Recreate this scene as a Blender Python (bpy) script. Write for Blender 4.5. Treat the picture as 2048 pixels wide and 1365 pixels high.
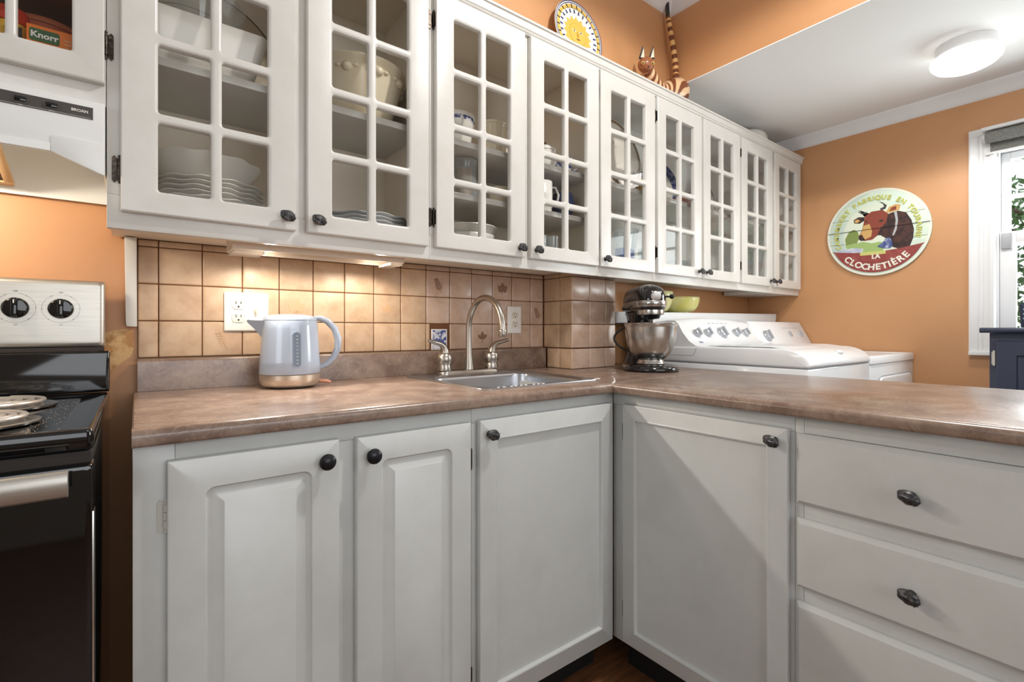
import bpy, bmesh, math, random
from mathutils import Matrix, Vector

random.seed(7)
sc = bpy.context.scene
for o in list(bpy.data.objects):
    bpy.data.objects.remove(o)
C = sc.collection
PI = math.pi

# ------------------------------------------------------------------ camera
# level camera, 2048 px frame, focal length 976 px, horizon at row 661
CAM = Vector((0.0, -1.64, 1.0766))
cd = bpy.data.cameras.new('camera')
cd.sensor_width = 36.0
cd.lens = 976.0 / 2048.0 * 36.0
cd.shift_y = -21.1 / 2048.0
cd.clip_start = 0.02
cam = bpy.data.objects.new('camera', cd)
C.objects.link(cam)
cam.location = CAM
cam.rotation_euler = (PI / 2, 0, -0.6551)
sc.camera = cam

# ------------------------------------------------------------------ exposure, world
vs = sc.view_settings
vs.view_transform = 'Standard'
vs.look = 'None'
vs.gamma = 1.0
vs.use_curve_mapping = False
vs.exposure = -0.22
sc.cycles.use_denoising = True
sc.cycles.max_bounces = 8
sc.cycles.transparent_max_bounces = 16
sc.cycles.sample_clamp_indirect = 4.0

world = bpy.data.worlds.new('overcast_sky')
sc.world = world
world.use_nodes = True
bg = world.node_tree.nodes['Background']
bg.inputs[0].default_value = (0.90, 0.95, 1.0, 1)
bg.inputs[1].default_value = 2.2


def light(name, kind, loc, power, color=(1, 1, 1), size=0.1, size_y=None, rot=(0, 0, 0), spot=None, spread=None):
    d = bpy.data.lights.new(name, kind)
    d.energy = power
    d.color = color
    if kind == 'AREA':
        d.size = size
        if size_y:
            d.shape = 'RECTANGLE'
            d.size_y = size_y
        if spread:
            d.spread = spread
    else:
        d.shadow_soft_size = size
    if spot:
        d.spot_size, d.spot_blend = spot
    o = bpy.data.objects.new(name, d)
    C.objects.link(o)
    o.location = loc
    o.rotation_euler = rot
    return o


# added fill lamps at the unseen openings of the rear and left walls
light('rear_fill_light', 'AREA', (0.7, -3.74, 1.55), 19, (0.96, 0.98, 1.0), 2.4, 1.3, (PI / 2, 0, 0))
light('left_fill_light', 'AREA', (-2.24, -1.9, 1.6), 10, (0.96, 0.98, 1.0), 1.4, 1.2, (PI / 2, 0, -PI / 2))
# daylight falling through the laundry window
light('laundry_window_daylight', 'AREA', (3.40, -1.64, 1.45), 36, (0.94, 0.97, 1.0), 0.75, 0.95, (PI / 2, 0, PI / 2))


# ------------------------------------------------------------------ colour and materials
def S(r, g, b):
    def f(c):
        c /= 255.0
        return c / 12.92 if c <= 0.04045 else ((c + 0.055) / 1.055) ** 2.4
    return (f(r), f(g), f(b), 1.0)


MATS = {}


def mat(name, col, rough=0.5, metal=0.0, var=None, bump=None, spec=0.5, coat=0.0, rnd=None, stretch=(1, 1, 1), emit=None, veins=None, sheen=None):
    """Principled material; var=(colour, noise scale, low, high), bump=(scale, strength), rnd=amount of per-object value change."""
    if name in MATS:
        return MATS[name]
    m = bpy.data.materials.new(name)
    m.use_nodes = True
    nt = m.node_tree
    b = nt.nodes['Principled BSDF']
    b.inputs['Base Color'].default_value = col
    b.inputs['Roughness'].default_value = rough
    b.inputs['Metallic'].default_value = metal
    b.inputs['Specular IOR Level'].default_value = spec
    b.inputs['Coat Weight'].default_value = coat
    b.inputs['Coat Roughness'].default_value = 0.08
    geo = nt.nodes.new('ShaderNodeNewGeometry')
    mp = nt.nodes.new('ShaderNodeMapping')
    mp.inputs['Scale'].default_value = stretch
    nt.links.new(geo.outputs['Position'], mp.inputs['Vector'])
    last = None
    if var:
        n = nt.nodes.new('ShaderNodeTexNoise')
        n.inputs['Scale'].default_value = var[1]
        n.inputs['Detail'].default_value = 5
        n.inputs['Roughness'].default_value = 0.62
        nt.links.new(mp.outputs[0], n.inputs['Vector'])
        r = nt.nodes.new('ShaderNodeValToRGB')
        r.color_ramp.elements[0].position = var[2]
        r.color_ramp.elements[1].position = var[3]
        r.color_ramp.elements[0].color = col
        r.color_ramp.elements[1].color = var[0]
        nt.links.new(n.outputs['Fac'], r.inputs['Fac'])
        last = r.outputs['Color']
    if veins:
        n = nt.nodes.new('ShaderNodeTexNoise')
        n.inputs['Scale'].default_value = veins[1]
        n.inputs['Detail'].default_value = 4
        n.inputs['Distortion'].default_value = 1.6
        nt.links.new(mp.outputs[0], n.inputs['Vector'])
        r = nt.nodes.new('ShaderNodeValToRGB')
        e = r.color_ramp.elements
        e[0].position, e[1].position = 0.46, 0.54
        e[0].color = e[1].color = (0, 0, 0, 1)
        k = e.new(0.5)
        k.color = (1, 1, 1, 1)
        nt.links.new(n.outputs['Fac'], r.inputs['Fac'])
        mx = nt.nodes.new('ShaderNodeMix')
        mx.data_type = 'RGBA'
        sc_ = nt.nodes.new('ShaderNodeMath')
        sc_.operation = 'MULTIPLY'
        sc_.inputs[1].default_value = veins[2]
        nt.links.new(r.outputs['Color'], sc_.inputs[0])
        nt.links.new(sc_.outputs[0], mx.inputs[0])
        if last:
            nt.links.new(last, mx.inputs[6])
        else:
            mx.inputs[6].default_value = col
        mx.inputs[7].default_value = veins[0]
        last = mx.outputs[2]
    if rnd:
        oi = nt.nodes.new('ShaderNodeObjectInfo')
        mr = nt.nodes.new('ShaderNodeMapRange')
        mr.inputs['To Min'].default_value = 1 - rnd
        mr.inputs['To Max'].default_value = 1 + rnd
        nt.links.new(oi.outputs['Random'], mr.inputs['Value'])
        hs = nt.nodes.new('ShaderNodeHueSaturation')
        nt.links.new(mr.outputs[0], hs.inputs['Value'])
        if last:
            nt.links.new(last, hs.inputs['Color'])
        else:
            hs.inputs['Color'].default_value = col
        last = hs.outputs['Color']
    if last:
        nt.links.new(last, b.inputs['Base Color'])
    if bump:
        n = nt.nodes.new('ShaderNodeTexNoise')
        n.inputs['Scale'].default_value = bump[0]
        n.inputs['Detail'].default_value = 3
        nt.links.new(mp.outputs[0], n.inputs['Vector'])
        bp = nt.nodes.new('ShaderNodeBump')
        bp.inputs['Strength'].default_value = bump[1]
        bp.inputs['Distance'].default_value = 0.002
        nt.links.new(n.outputs['Fac'], bp.inputs['Height'])
        nt.links.new(bp.outputs['Normal'], b.inputs['Normal'])
    if emit:
        b.inputs['Emission Color'].default_value = emit[0]
        b.inputs['Emission Strength'].default_value = emit[1]
    MATS[name] = m
    return m


def glass(name, tint=(1, 1, 1, 1), ior=1.5, rough=0.02, body=None, amount=0.0):
    """thin clear glass: transparent with a Fresnel reflection, a little milky body where asked"""
    if name in MATS:
        return MATS[name]
    m = bpy.data.materials.new(name)
    m.use_nodes = True
    nt = m.node_tree
    nt.nodes.remove(nt.nodes['Principled BSDF'])
    out = nt.nodes['Material Output']
    tr = nt.nodes.new('ShaderNodeBsdfTransparent')
    tr.inputs[0].default_value = tint
    gl = nt.nodes.new('ShaderNodeBsdfGlossy')
    gl.inputs['Roughness'].default_value = rough
    # Schlick's reflectance, the same for both faces of the sheet
    lw = nt.nodes.new('ShaderNodeLayerWeight')
    lw.inputs['Blend'].default_value = 0.5
    pw = nt.nodes.new('ShaderNodeMath')
    pw.operation = 'POWER'
    pw.inputs[1].default_value = 5.0
    nt.links.new(lw.outputs['Facing'], pw.inputs[0])
    f0 = ((ior - 1) / (ior + 1)) ** 2
    fr = nt.nodes.new('ShaderNodeMath')
    fr.operation = 'MULTIPLY_ADD'
    fr.inputs[1].default_value = 1 - f0
    fr.inputs[2].default_value = f0
    nt.links.new(pw.outputs[0], fr.inputs[0])
    mx = nt.nodes.new('ShaderNodeMixShader')
    nt.links.new(fr.outputs[0], mx.inputs[0])
    nt.links.new(tr.outputs[0], mx.inputs[1])
    nt.links.new(gl.outputs[0], mx.inputs[2])
    last = mx
    if body:
        df = nt.nodes.new('ShaderNodeBsdfDiffuse')
        df.inputs[0].default_value = body
        m2 = nt.nodes.new('ShaderNodeMixShader')
        m2.inputs[0].default_value = amount
        nt.links.new(mx.outputs[0], m2.inputs[1])
        nt.links.new(df.outputs[0], m2.inputs[2])
        last = m2
    nt.links.new(last.outputs[0], out.inputs[0])
    MATS[name] = m
    return m


white_paint = mat('cream_white_paint', S(215, 212, 206), 0.32, bump=(60, 0.10), var=(S(208, 204, 196), 9, 0.45, 0.75))
base_paint = mat('shade_greyed_white_paint', S(203, 205, 203), 0.34, bump=(45, 0.18), var=(S(194, 196, 193), 7, 0.45, 0.8))  # white cabinet paint, greyed to hold the weaker light below the counter
inner_paint = mat('cabinet_inside_paint', S(236, 224, 206), 0.5)
trim_white = mat('trim_white', S(232, 232, 232), 0.4)
ceiling_white = mat('ceiling_white', S(238, 239, 238), 0.8, bump=(120, 0.08))
orange = mat('orange_wall_paint', S(200, 147, 100), 0.48, var=(S(196, 142, 95), 3, 0.4, 0.7), bump=(90, 0.10), spec=0.7)
greige = mat('rear_wall_paint', S(186, 178, 166), 0.7)
floor_m = mat('dark_brown_wood_floor', S(134, 90, 58), 0.35, var=(S(88, 54, 32), 5, 0.35, 0.7), stretch=(1.5, 14, 1), bump=(30, 0.2))
black_kick = mat('black_toe_kick', S(18, 15, 14), 0.7)
laminate = mat('brown_marbled_laminate', S(112, 89, 77), 0.27, var=(S(146, 125, 110), 15, 0.36, 0.68), veins=(S(172, 150, 130), 24, 0.28), spec=0.7)
tile_m = mat('glazed_tan_tile', S(203, 174, 144), 0.42, var=(S(180, 146, 114), 16, 0.4, 0.72), rnd=0.10, bump=(22, 0.25), spec=0.6)
tile_glare = mat('glazed_tan_tile_glare', S(198, 170, 150), 0.27, var=(S(178, 146, 124), 14, 0.4, 0.72), rnd=0.08, bump=(20, 0.2), spec=0.9)  # tan tile again, with the laundry window's glare mixed into its colour
tile_leaf = mat('pressed_leaf_glaze', S(134, 100, 78), 0.35)
tile_leaf2 = mat('pressed_leaf_pale', S(196, 160, 122), 0.3)
grout = mat('brown_grout', S(104, 66, 40), 0.9)
steel = mat('brushed_steel', S(200, 198, 194), 0.24, 1.0)
nickel = mat('brushed_nickel', S(178, 170, 160), 0.30, 1.0)
sink_steel = mat('sink_steel', S(186, 188, 192), 0.28, 1.0)
range_steel = mat('range_steel', S(202, 198, 190), 0.36, 0.85, stretch=(1, 1, 30), var=(S(190, 186, 178), 12, 0.4, 0.7))
pewter = mat('dark_pewter', S(72, 72, 74), 0.42, 0.8, var=(S(112, 110, 108), 160, 0.45, 0.7))
black_knob = mat('black_bronze', S(34, 34, 38), 0.3, 0.4)
hinge_m = mat('antique_hinge', S(62, 54, 48), 0.38, 0.85, var=(S(120, 108, 96), 120, 0.5, 0.75))
gloss_black = mat('gloss_black', S(14, 14, 15), 0.06, spec=0.6)
oven_glass = mat('oven_glass', S(12, 12, 13), 0.04, spec=0.7)
coil_m = mat('burner_coil', S(196, 190, 184), 0.35, 0.6)
hood_white = mat('hood_enamel', S(231, 231, 228), 0.3)
strip_grey = mat('hood_strip', S(72, 66, 62), 0.4)
print_white = mat('print_white', S(232, 228, 222), 0.6)
print_dark = mat('print_dark', S(46, 42, 40), 0.6)
plate_white = mat('outlet_white', S(238, 235, 229), 0.3)
slot_dark = mat('slot_dark', S(40, 32, 28), 0.7)
pane_m = glass('window_pane', (0.985, 0.985, 0.98, 1), 1.22)
crystal = glass('clear_glassware', (0.94, 0.96, 0.96, 1), 1.55, 0.03, (0.8, 0.83, 0.84, 1), 0.16)
porcelain = mat('white_porcelain', S(232, 228, 220), 0.16)
cream_ware = mat('cream_stoneware', S(226, 213, 186), 0.2)
blue_print = mat('cobalt_print', S(52, 62, 112), 0.25)
navy_ware = mat('navy_stoneware', S(44, 52, 76), 0.25)
yellow_glaze = mat('yellow_green_glaze', S(222, 214, 120), 0.2, var=(S(232, 228, 176), 14, 0.4, 0.7))
mixer_black = mat('mixer_black_enamel', S(20, 20, 23), 0.12, coat=0.4)
appliance = mat('appliance_white', S(236, 237, 238), 0.2, coat=0.2)
appliance_grey = mat('appliance_grey', S(168, 170, 174), 0.4)
kettle_blue = mat('kettle_blue_grey', S(166, 177, 193), 0.14, coat=0.3)
kettle_base = mat('kettle_champagne', S(206, 190, 172), 0.3, 0.75)
kettle_win = mat('kettle_window', S(82, 92, 110), 0.1)
navy_paint = mat('navy_furniture_paint', S(52, 58, 78), 0.3)


# ------------------------------------------------------------------ mesh helpers
class MB:
    def __init__(self):
        self.v, self.f = [], []

    def add(self, vs_, fs_):
        n = len(self.v)
        self.v += [tuple(p) for p in vs_]
        self.f += [tuple(i + n for i in q) for q in fs_]
        return self

    def box(self, x0, x1, y0, y1, z0, z1):
        x0, x1 = min(x0, x1), max(x0, x1)
        y0, y1 = min(y0, y1), max(y0, y1)
        z0, z1 = min(z0, z1), max(z0, z1)
        vs_ = [(x0, y0, z0), (x1, y0, z0), (x1, y1, z0), (x0, y1, z0), (x0, y0, z1), (x1, y0, z1), (x1, y1, z1), (x0, y1, z1)]
        return self.add(vs_, [(0, 3, 2, 1), (4, 5, 6, 7), (0, 1, 5, 4), (1, 2, 6, 5), (2, 3, 7, 6), (3, 0, 4, 7)])

    def loops(self, ls, cap0=True, cap1=True, closed=True):
        """skin through equal-length rings of 3-D points"""
        n = len(ls[0])
        vs_ = [p for l in ls for p in l]
        fs_ = []
        for i in range(len(ls) - 1):
            for j in range(n if closed else n - 1):
                k = (j + 1) % n
                fs_.append((i * n + j, i * n + k, (i + 1) * n + k, (i + 1) * n + j))
        if cap0:
            fs_.append(tuple(range(n - 1, -1, -1)))
        if cap1:
            fs_.append(tuple((len(ls) - 1) * n + j for j in range(n)))
        return self.add(vs_, fs_)

    def prism(self, pts, a0, a1, axis='z'):
        """polygon (2-D) pushed along an axis: z -> (u,v)=(x,y); y -> (x,z); x -> (y,z)"""
        def P(u, v, w):
            return (u, v, w) if axis == 'z' else ((u, w, v) if axis == 'y' else (w, u, v))
        return self.loops([[P(u, v, a0) for u, v in pts], [P(u, v, a1) for u, v in pts]])

    def lathe(self, prof, n=40, c=(0, 0, 0), wave=None, sx=1.0, sy=1.0):
        """(r,z) profile around z; wave(angle, index) scales a ring's radius"""
        ls = []
        for i, (r, z) in enumerate(prof):
            ring = []
            for j in range(n):
                a = 2 * PI * j / n
                k, dz = wave(a, i) if wave else (1, 0)
                ring.append((c[0] + r * k * sx * math.cos(a), c[1] + r * k * sy * math.sin(a), c[2] + z + dz))
            ls.append(ring)
        return self.loops(ls, prof[0][0] > 1e-5, prof[-1][0] > 1e-5)

    def tube(self, path, r, n=12, caps=True, flat=1.0):
        """round tube along 3-D points; r a number or one per point"""
        pts = [Vector(p) for p in path]
        rs = r if isinstance(r, (list, tuple)) else [r] * len(pts)
        ls = []
        up = None
        for i, p in enumerate(pts):
            t = (pts[min(i + 1, len(pts) - 1)] - pts[max(i - 1, 0)]).normalized()
            if up is None:
                up = Vector((0, 0, 1)) if abs(t.z) < 0.9 else Vector((1, 0, 0))
            s = t.cross(up).normalized()
            up = s.cross(t).normalized()
            ls.append([tuple(p + rs[i] * (math.cos(2 * PI * j / n) * s + flat * math.sin(2 * PI * j / n) * up)) for j in range(n)])
        return self.loops(ls, caps, caps)

    def cyl(self, p0, p1, r, n=20):
        return self.tube([p0, p1], r, n)

    def ball(self, c, rx, ry=None, rz=None, n=20, m=12):
        ry, rz = ry or rx, rz or rx
        ls = []
        for i in range(m + 1):
            t = -PI / 2 + PI * i / m
            k = max(math.cos(t), 1e-3)
            ls.append([(c[0] + rx * k * math.cos(2 * PI * j / n), c[1] + ry * k * math.sin(2 * PI * j / n), c[2] + rz * math.sin(t)) for j in range(n)])
        return self.loops(ls)

    def xf(self, M):
        self.v = [tuple(M @ Vector(p)) for p in self.v]
        return self

    def mesh(self, name, material, bevel=0.0, seg=2, smooth=38):
        me = bpy.data.meshes.new(name)
        me.from_pydata(self.v, [], self.f)
        bm = bmesh.new()
        bm.from_mesh(me)
        bmesh.ops.recalc_face_normals(bm, faces=bm.faces)
        if bevel:
            es = [e for e in bm.edges if len(e.link_faces) == 2 and e.calc_face_angle(0) > 0.6]
            bmesh.ops.bevel(bm, geom=es, offset=bevel, segments=seg, affect='EDGES', profile=0.5, clamp_overlap=True)
        bm.to_mesh(me)
        bm.free()
        if smooth:
            me.polygons.foreach_set('use_smooth', [True] * len(me.polygons))
            me.set_sharp_from_angle(angle=math.radians(smooth))
        me.materials.append(material)
        return me

    def build(self, name, material, parent=None, bevel=0.0, seg=2, smooth=38):
        """one mesh object; points are in the frame of the parent thing's location when it has a parent"""
        return link(name, self.mesh(name, material, bevel, seg, smooth), parent)


def link(name, me, parent=None, loc=None, rot=None):
    o = bpy.data.objects.new(name, me)
    C.objects.link(o)
    if parent:
        o.parent = parent
    if loc:
        o.location = loc
    if rot:
        o.rotation_euler = rot
    return o


def tag(o, label, cat, group=None, kind=None):
    o['label'] = label
    o['category'] = cat
    if group:
        o['group'] = group
    if kind:
        o['kind'] = kind
    return o


def thing(name, label, cat, loc=(0, 0, 0), rotz=0.0, group=None):
    o = bpy.data.objects.new(name, None)
    C.objects.link(o)
    o.empty_display_size = 0.05
    o.location = loc
    o.rotation_euler = (0, 0, rotz)
    return tag(o, label, cat, group)


def struct(o, label=None):
    o['kind'] = 'structure'
    if label:
        o['label'] = label
    return o


def dup(o, parent=None, loc=None, rotz=None):
    c = o.copy()
    C.objects.link(c)
    c.parent = parent
    if loc is not None:
        c.location = loc
    if rotz is not None:
        c.rotation_euler = (0, 0, rotz)
    for ch in o.children:
        dup(ch, c)
    return c


def rr(x0, x1, z0, z1, r, n=5):
    """rounded rectangle, counter-clockwise, 4*(n+1) points"""
    r = max(r, 1e-4)
    pts = []
    for cx, cz, a0 in ((x1 - r, z1 - r, 0), (x0 + r, z1 - r, PI / 2), (x0 + r, z0 + r, PI), (x1 - r, z0 + r, 1.5 * PI)):
        for i in range(n + 1):
            a = a0 + PI / 2 * i / n
            pts.append((cx + r * math.cos(a), cz + r * math.sin(a)))
    return pts


def relief(x0, x1, z0, z1, steps, n=4):
    """panel facing -y from nested rounded rectangles; steps = (inset, corner radius, y)"""
    return MB().loops([[(x, y, z) for x, z in rr(x0 + i, x1 - i, z0 + i, z1 - i, r, n)] for i, r, y in steps])


def holed(w, h, t, holes, r, ch):
    """slab 0..w x 0..h facing -y (front y=0, back y=t) with rounded openings whose front edges are routed by ch"""
    bm = bmesh.new()

    def ring(pts, y):
        return [bm.verts.new((x, y, z)) for x, z in pts]

    def fill(rings):
        es = []
        for q in rings:
            for i in range(len(q)):
                a, b = q[i], q[(i + 1) % len(q)]
                es.append(bm.edges.get((a, b)) or bm.edges.new((a, b)))
        bmesh.ops.triangle_fill(bm, use_beauty=True, use_dissolve=False, edges=es)

    e = 0.0025
    out_f = ring(rr(e, w - e, e, h - e, 0.001, 1), 0)
    out_m = ring(rr(0, w, 0, h, 0.001, 1), e)
    out_b = ring(rr(0, w, 0, h, 0.001, 1), t)
    fr, bk, walls = [out_f], [out_b], []
    for x0, x1, z0, z1 in holes:
        q = []
        for k in range(4):
            a = PI / 2 * k / 3
            d = ch * (1 - math.sin(a))
            q.append(ring(rr(x0 - d, x1 + d, z0 - d, z1 + d, r + d, 3), ch * (1 - math.cos(a)) * 0.9))
        q.append(ring(rr(x0, x1, z0, z1, r, 3), t))
        fr.append(q[0])
        bk.append(q[-1])
        walls.append(q)
    fill(fr)
    fill(bk)
    for q in walls + [[out_f, out_m, out_b]]:
        for i in range(len(q) - 1):
            n = len(q[i])
            for j in range(n):
                bm.faces.new((q[i][j], q[i][(j + 1) % n], q[i + 1][(j + 1) % n], q[i + 1][j]))
    bmesh.ops.recalc_face_normals(bm, faces=bm.faces)
    me = bpy.data.meshes.new('door')
    bm.to_mesh(me)
    bm.free()
    me.polygons.foreach_set('use_smooth', [True] * len(me.polygons))
    me.set_sharp_from_angle(angle=math.radians(30))
    return me


def text_mb(body, size, depth=0.0004, align='CENTER', bold=0.0):
    cu = bpy.data.curves.new('lettering', 'FONT')
    cu.body = body
    cu.size = size
    cu.align_x = align
    cu.extrude = depth
    cu.offset = bold
    cu.resolution_u = 3
    o = bpy.data.objects.new('lettering', cu)
    C.objects.link(o)
    bpy.context.view_layer.update()
    me = bpy.data.meshes.new_from_object(o.evaluated_get(bpy.context.evaluated_depsgraph_get()))
    m = MB()
    m.add([tuple(v.co) for v in me.vertices], [tuple(p.vertices) for p in me.polygons])
    bpy.data.objects.remove(o)
    bpy.data.curves.remove(cu)
    bpy.data.meshes.remove(me)
    return m


def M_front(x, y, z):
    """flat things drawn in x/y stand up facing -y"""
    return Matrix.Translation((x, y, z)) @ Matrix.Rotation(PI / 2, 4, 'X')


def M_far(x, y, z):
    """flat things drawn in x/y stand up facing -x (on the far wall)"""
    return Matrix.Translation((x, y, z)) @ Matrix.Rotation(-PI / 2, 4, 'Z') @ Matrix.Rotation(PI / 2, 4, 'X')


# ------------------------------------------------------------------ room shell
ZC = 0.914          # counter top
XF = 3.285          # far wall
YB = -0.195         # bulkhead face above the wall cabinets
XS = 2.10           # header between kitchen and laundry
ZK, ZL = 2.70, 2.27  # kitchen and laundry ceilings

struct(MB().box(-2.3, XF + 0.15, -3.9, 0.2, -0.05, 0).build('floor', floor_m), 'dark brown wooden floor')
wall_back = struct(MB().box(-2.3, XF + 0.1, 0.008, 0.14, 0, ZK).build('wall_back', orange), 'orange painted wall behind the cabinets')
struct(MB().box(-2.3, XS, YB, 0.006, 2.136, ZK).build('wall_bulkhead', orange), 'orange bulkhead above the wall cabinets')
struct(MB().box(XS, XS + 0.12, -3.9, 0.006, ZL + 0.0045, ZK).build('wall_header', orange), 'orange header above the opening to the laundry')
struct(MB().box(-2.3, XS, -3.9, YB, ZK, ZK + 0.05).build('ceiling', ceiling_white), 'white kitchen ceiling')
struct(MB().box(XS, XF + 0.1, -3.9, 0.006, ZL, ZL + 0.004).build('ceiling_laundry', ceiling_white), 'lower white ceiling over the laundry')
# far wall with the window opening
WY0, WY1, WZ0, WZ1 = -2.10, -1.19, 1.00, 1.955
m = MB()
m.box(XF, XF + 0.1, WY1, 0.006, 0, ZL).box(XF, XF + 0.1, -3.9, WY0, 0, ZL).box(XF, XF + 0.1, WY0, WY1, 0, WZ0).box(XF, XF + 0.1, WY0, WY1, WZ1, ZL)
struct(m.build('wall_far', orange), 'orange far wall of the laundry with the window')
# left and rear walls, out of view, each with an opening added for daylight
m = MB()
m.box(-2.4, -2.3, -3.9, -2.6, 0, ZK).box(-2.4, -2.3, -1.2, 0.14, 0, ZK).box(-2.4, -2.3, -2.6, -1.2, 0, 1.0).box(-2.4, -2.3, -2.6, -1.2, 2.2, ZK)
struct(m.build('wall_left', greige))
m = MB()
m.box(-2.3, -0.5, -3.9, -3.8, 0, ZK).box(1.9, XF, -3.9, -3.8, 0, ZK).box(-0.5, 1.9, -3.9, -3.8, 0, 0.9).box(-0.5, 1.9, -3.9, -3.8, 2.2, ZK)
struct(m.build('wall_rear', greige))

# kitchen crown moulding along bulkhead and header, laundry crown along the far wall
cp = [(0, 0), (0.010, 0.004), (0.018, 0.018), (0.050, 0.052), (0.062, 0.060), (0.066, 0.0695), (0, 0.0695)]
struct(MB().prism([(YB - u, 2.63 + v) for u, v in cp], -2.3, XS, 'x').build('trim_1', trim_white, smooth=50), 'white crown moulding above the bulkhead')
struct(MB().loops([[(XS - u, y, 2.63 + v) for u, v in cp] for y in (-3.8, YB)]).build('trim_2', trim_white, smooth=50), 'white crown moulding above the header')
struct(MB().loops([[(XF - u * 0.95, y, 2.208 + v * 0.89) for u, v in cp] for y in (-3.8, 0.0)]).build('trim_3', trim_white, smooth=50), 'white crown moulding along the laundry wall')

# ------------------------------------------------------------------ tiles on the back wall
PX, PZ, GR = 0.1012, 0.1003, 0.0026
tile_cache = {}


def tile_mesh(w, h, key):
    k = (round(w, 4), round(h, 4), key)
    if k not in tile_cache:
        b = 0.003
        tile_cache[k] = relief(0, w, 0, h, [(0, 0.001, 0.008), (0, 0.002, 0.002), (0.001, 0.003, 0.0006), (b, 0.004, 0)], 2).mesh('tile', tile_glare if key else tile_m)
    return tile_cache[k]


def leaf_blade(cx, cz, ang, ln, wd, y):
    pts = []
    for i in range(13):
        t = i / 12
        pts.append((t * ln, wd * math.sin(PI * t) ** 0.8))
    for i in range(11, 0, -1):
        t = i / 12
        pts.append((t * ln, -wd * math.sin(PI * t) ** 0.8))
    c, s = math.cos(ang), math.sin(ang)
    return [(cx + u * c - v * s, cz + u * s + v * c) for u, v in pts]


def leaf_relief(parent, w, h, style, mt):
    m = MB()
    cx, cz = w / 2, h / 2 - 0.012
    y = -0.0006
    if style == 0:      # three-leaf sprig
        for k, (a, l, wd) in enumerate(((PI / 2, 0.034, 0.0075), (PI * 0.24, 0.030, 0.0075), (PI * 0.78, 0.028, 0.007))):
            m.prism(leaf_blade(cx, cz, a, l, wd, y), y - 0.00012 * k, 0.0012, 'y')
        m.tube([(cx, y, cz), (cx + 0.003, y, cz - 0.016)], 0.0008, 6)
        m.tube([(cx, y, cz - 0.003), (cx - 0.010, y, cz - 0.013)], 0.0008, 6)
    elif style == 1:    # maple leaf
        for k, (a, l, wd) in enumerate(((PI / 2, 0.036, 0.010), (PI * 0.22, 0.032, 0.010), (PI * 0.78, 0.032, 0.010), (PI * 0.02, 0.022, 0.007), (PI * 0.98, 0.022, 0.007))):
            m.prism(leaf_blade(cx, cz, a, l, wd, y), y - 0.00012 * k, 0.0012, 'y')
        m.tube([(cx, y, cz), (cx - 0.001, y, cz - 0.015)], 0.0009, 6)
    else:               # fine branching spray
        m.tube([(cx + 0.012, y, cz - 0.018), (cx, y, cz + 0.004), (cx - 0.010, y, cz + 0.034)], 0.0007, 6)
        for i in range(6):
            t = i / 5
            bx, bz = cx + 0.008 - 0.016 * t, cz - 0.008 + 0.036 * t
            for k, s in enumerate((0.22, 0.90)):
                m.prism(leaf_blade(bx, bz, PI * s + 0.2, 0.017 - 0.007 * t, 0.0026, y), y - 0.00008 * (2 * i + k), 0.0012, 'y')
    m.build('leaf_relief', mt, parent)


rows = [(0.906, 1.0024), (1.0024, 1.1025), (1.1025, 1.2030), (1.2030, 1.3027), (1.3027, 1.3225)]
xs = [0.0009, 0.0463] + [0.0463 + PX * i for i in range(1, 14)] + [1.4362]
cols = [(xs[i], xs[i + 1]) for i in range(len(xs) - 1)]
leafs = {(2, 1): 2, (4, 2): 1, (7, 2): 0, (9, 3): 2, (12, 3): 1, (11, 1): 0, (14, 2): 2}
for ci, (x0, x1) in enumerate(cols):
    for ri in (1, 2, 3, 4):
        z0, z1 = rows[ri]
        if ci == 9 and ri == 1:
            # this tile is held by a strip of grout and the blue picture tile beside it
            o = link('tile', tile_mesh(0.014, z1 - z0 - GR, 0), wall_back, (x0 + GR / 2, 0.0, z0 + GR / 2))
            blue_t = mat('blue_picture_tile', S(214, 214, 220), 0.15, var=(S(62, 82, 140), 60, 0.46, 0.56))
            o = relief(0, 0.066, 0, 0.078, [(0, 0.001, 0.006), (0, 0.001, 0.0005), (0.001, 0.001, 0)], 2).build('tile', mat('white_tile_edge', S(226, 222, 216), 0.2), wall_back)
            o.location = (x0 + 0.022, -0.002, z0 + 0.001)
            o['label'] = 'blue and white picture tile'
            relief(0.004, 0.062, 0.004, 0.074, [(0, 0.001, 0.001), (0, 0.001, -0.0006)], 2).build('picture', blue_t, o)
            continue
        o = link('tile', tile_mesh(x1 - x0 - GR, z1 - z0 - GR, 1 if ci >= 9 else 0), wall_back, (x0 + GR / 2, 0.0, z0 + GR / 2))
        if (ci, ri) in leafs:
            leaf_relief(o, x1 - x0 - GR, z1 - z0 - GR, leafs[(ci, ri)], tile_leaf if ci >= 9 else tile_leaf2)
o = MB().box(0.0009, 1.4362, 0.003, 0.0081, 1.0024, 1.3225).build('grout_bed', grout, wall_back)

# white edge board closing the tiled field, and the torn patch of paint by the range
MB().prism([(-0.026, 1.32), (-0.0235, 1.10), (-0.022, 1.087), (0.0, 1.086), (-0.0005, 1.32)], -0.03, 0.007, 'y').build('edge_board', white_paint, wall_back, bevel=0.002)
pp = [(-0.085, 1.063), (-0.055, 1.075), (-0.030, 1.081), (-0.012, 1.080), (-0.008, 1.062), (-0.006, 1.030), (-0.013, 1.008), (-0.028, 0.994), (-0.050, 0.976), (-0.066, 0.966), (-0.085, 0.985)]
MB().prism(pp, 0.0055, 0.0085, 'y').build('torn_patch', mat('torn_plaster', S(222, 184, 132), 0.8, var=(S(190, 142, 92), 40, 0.45, 0.6), bump=(70, 0.7)), wall_back, smooth=0)

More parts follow.
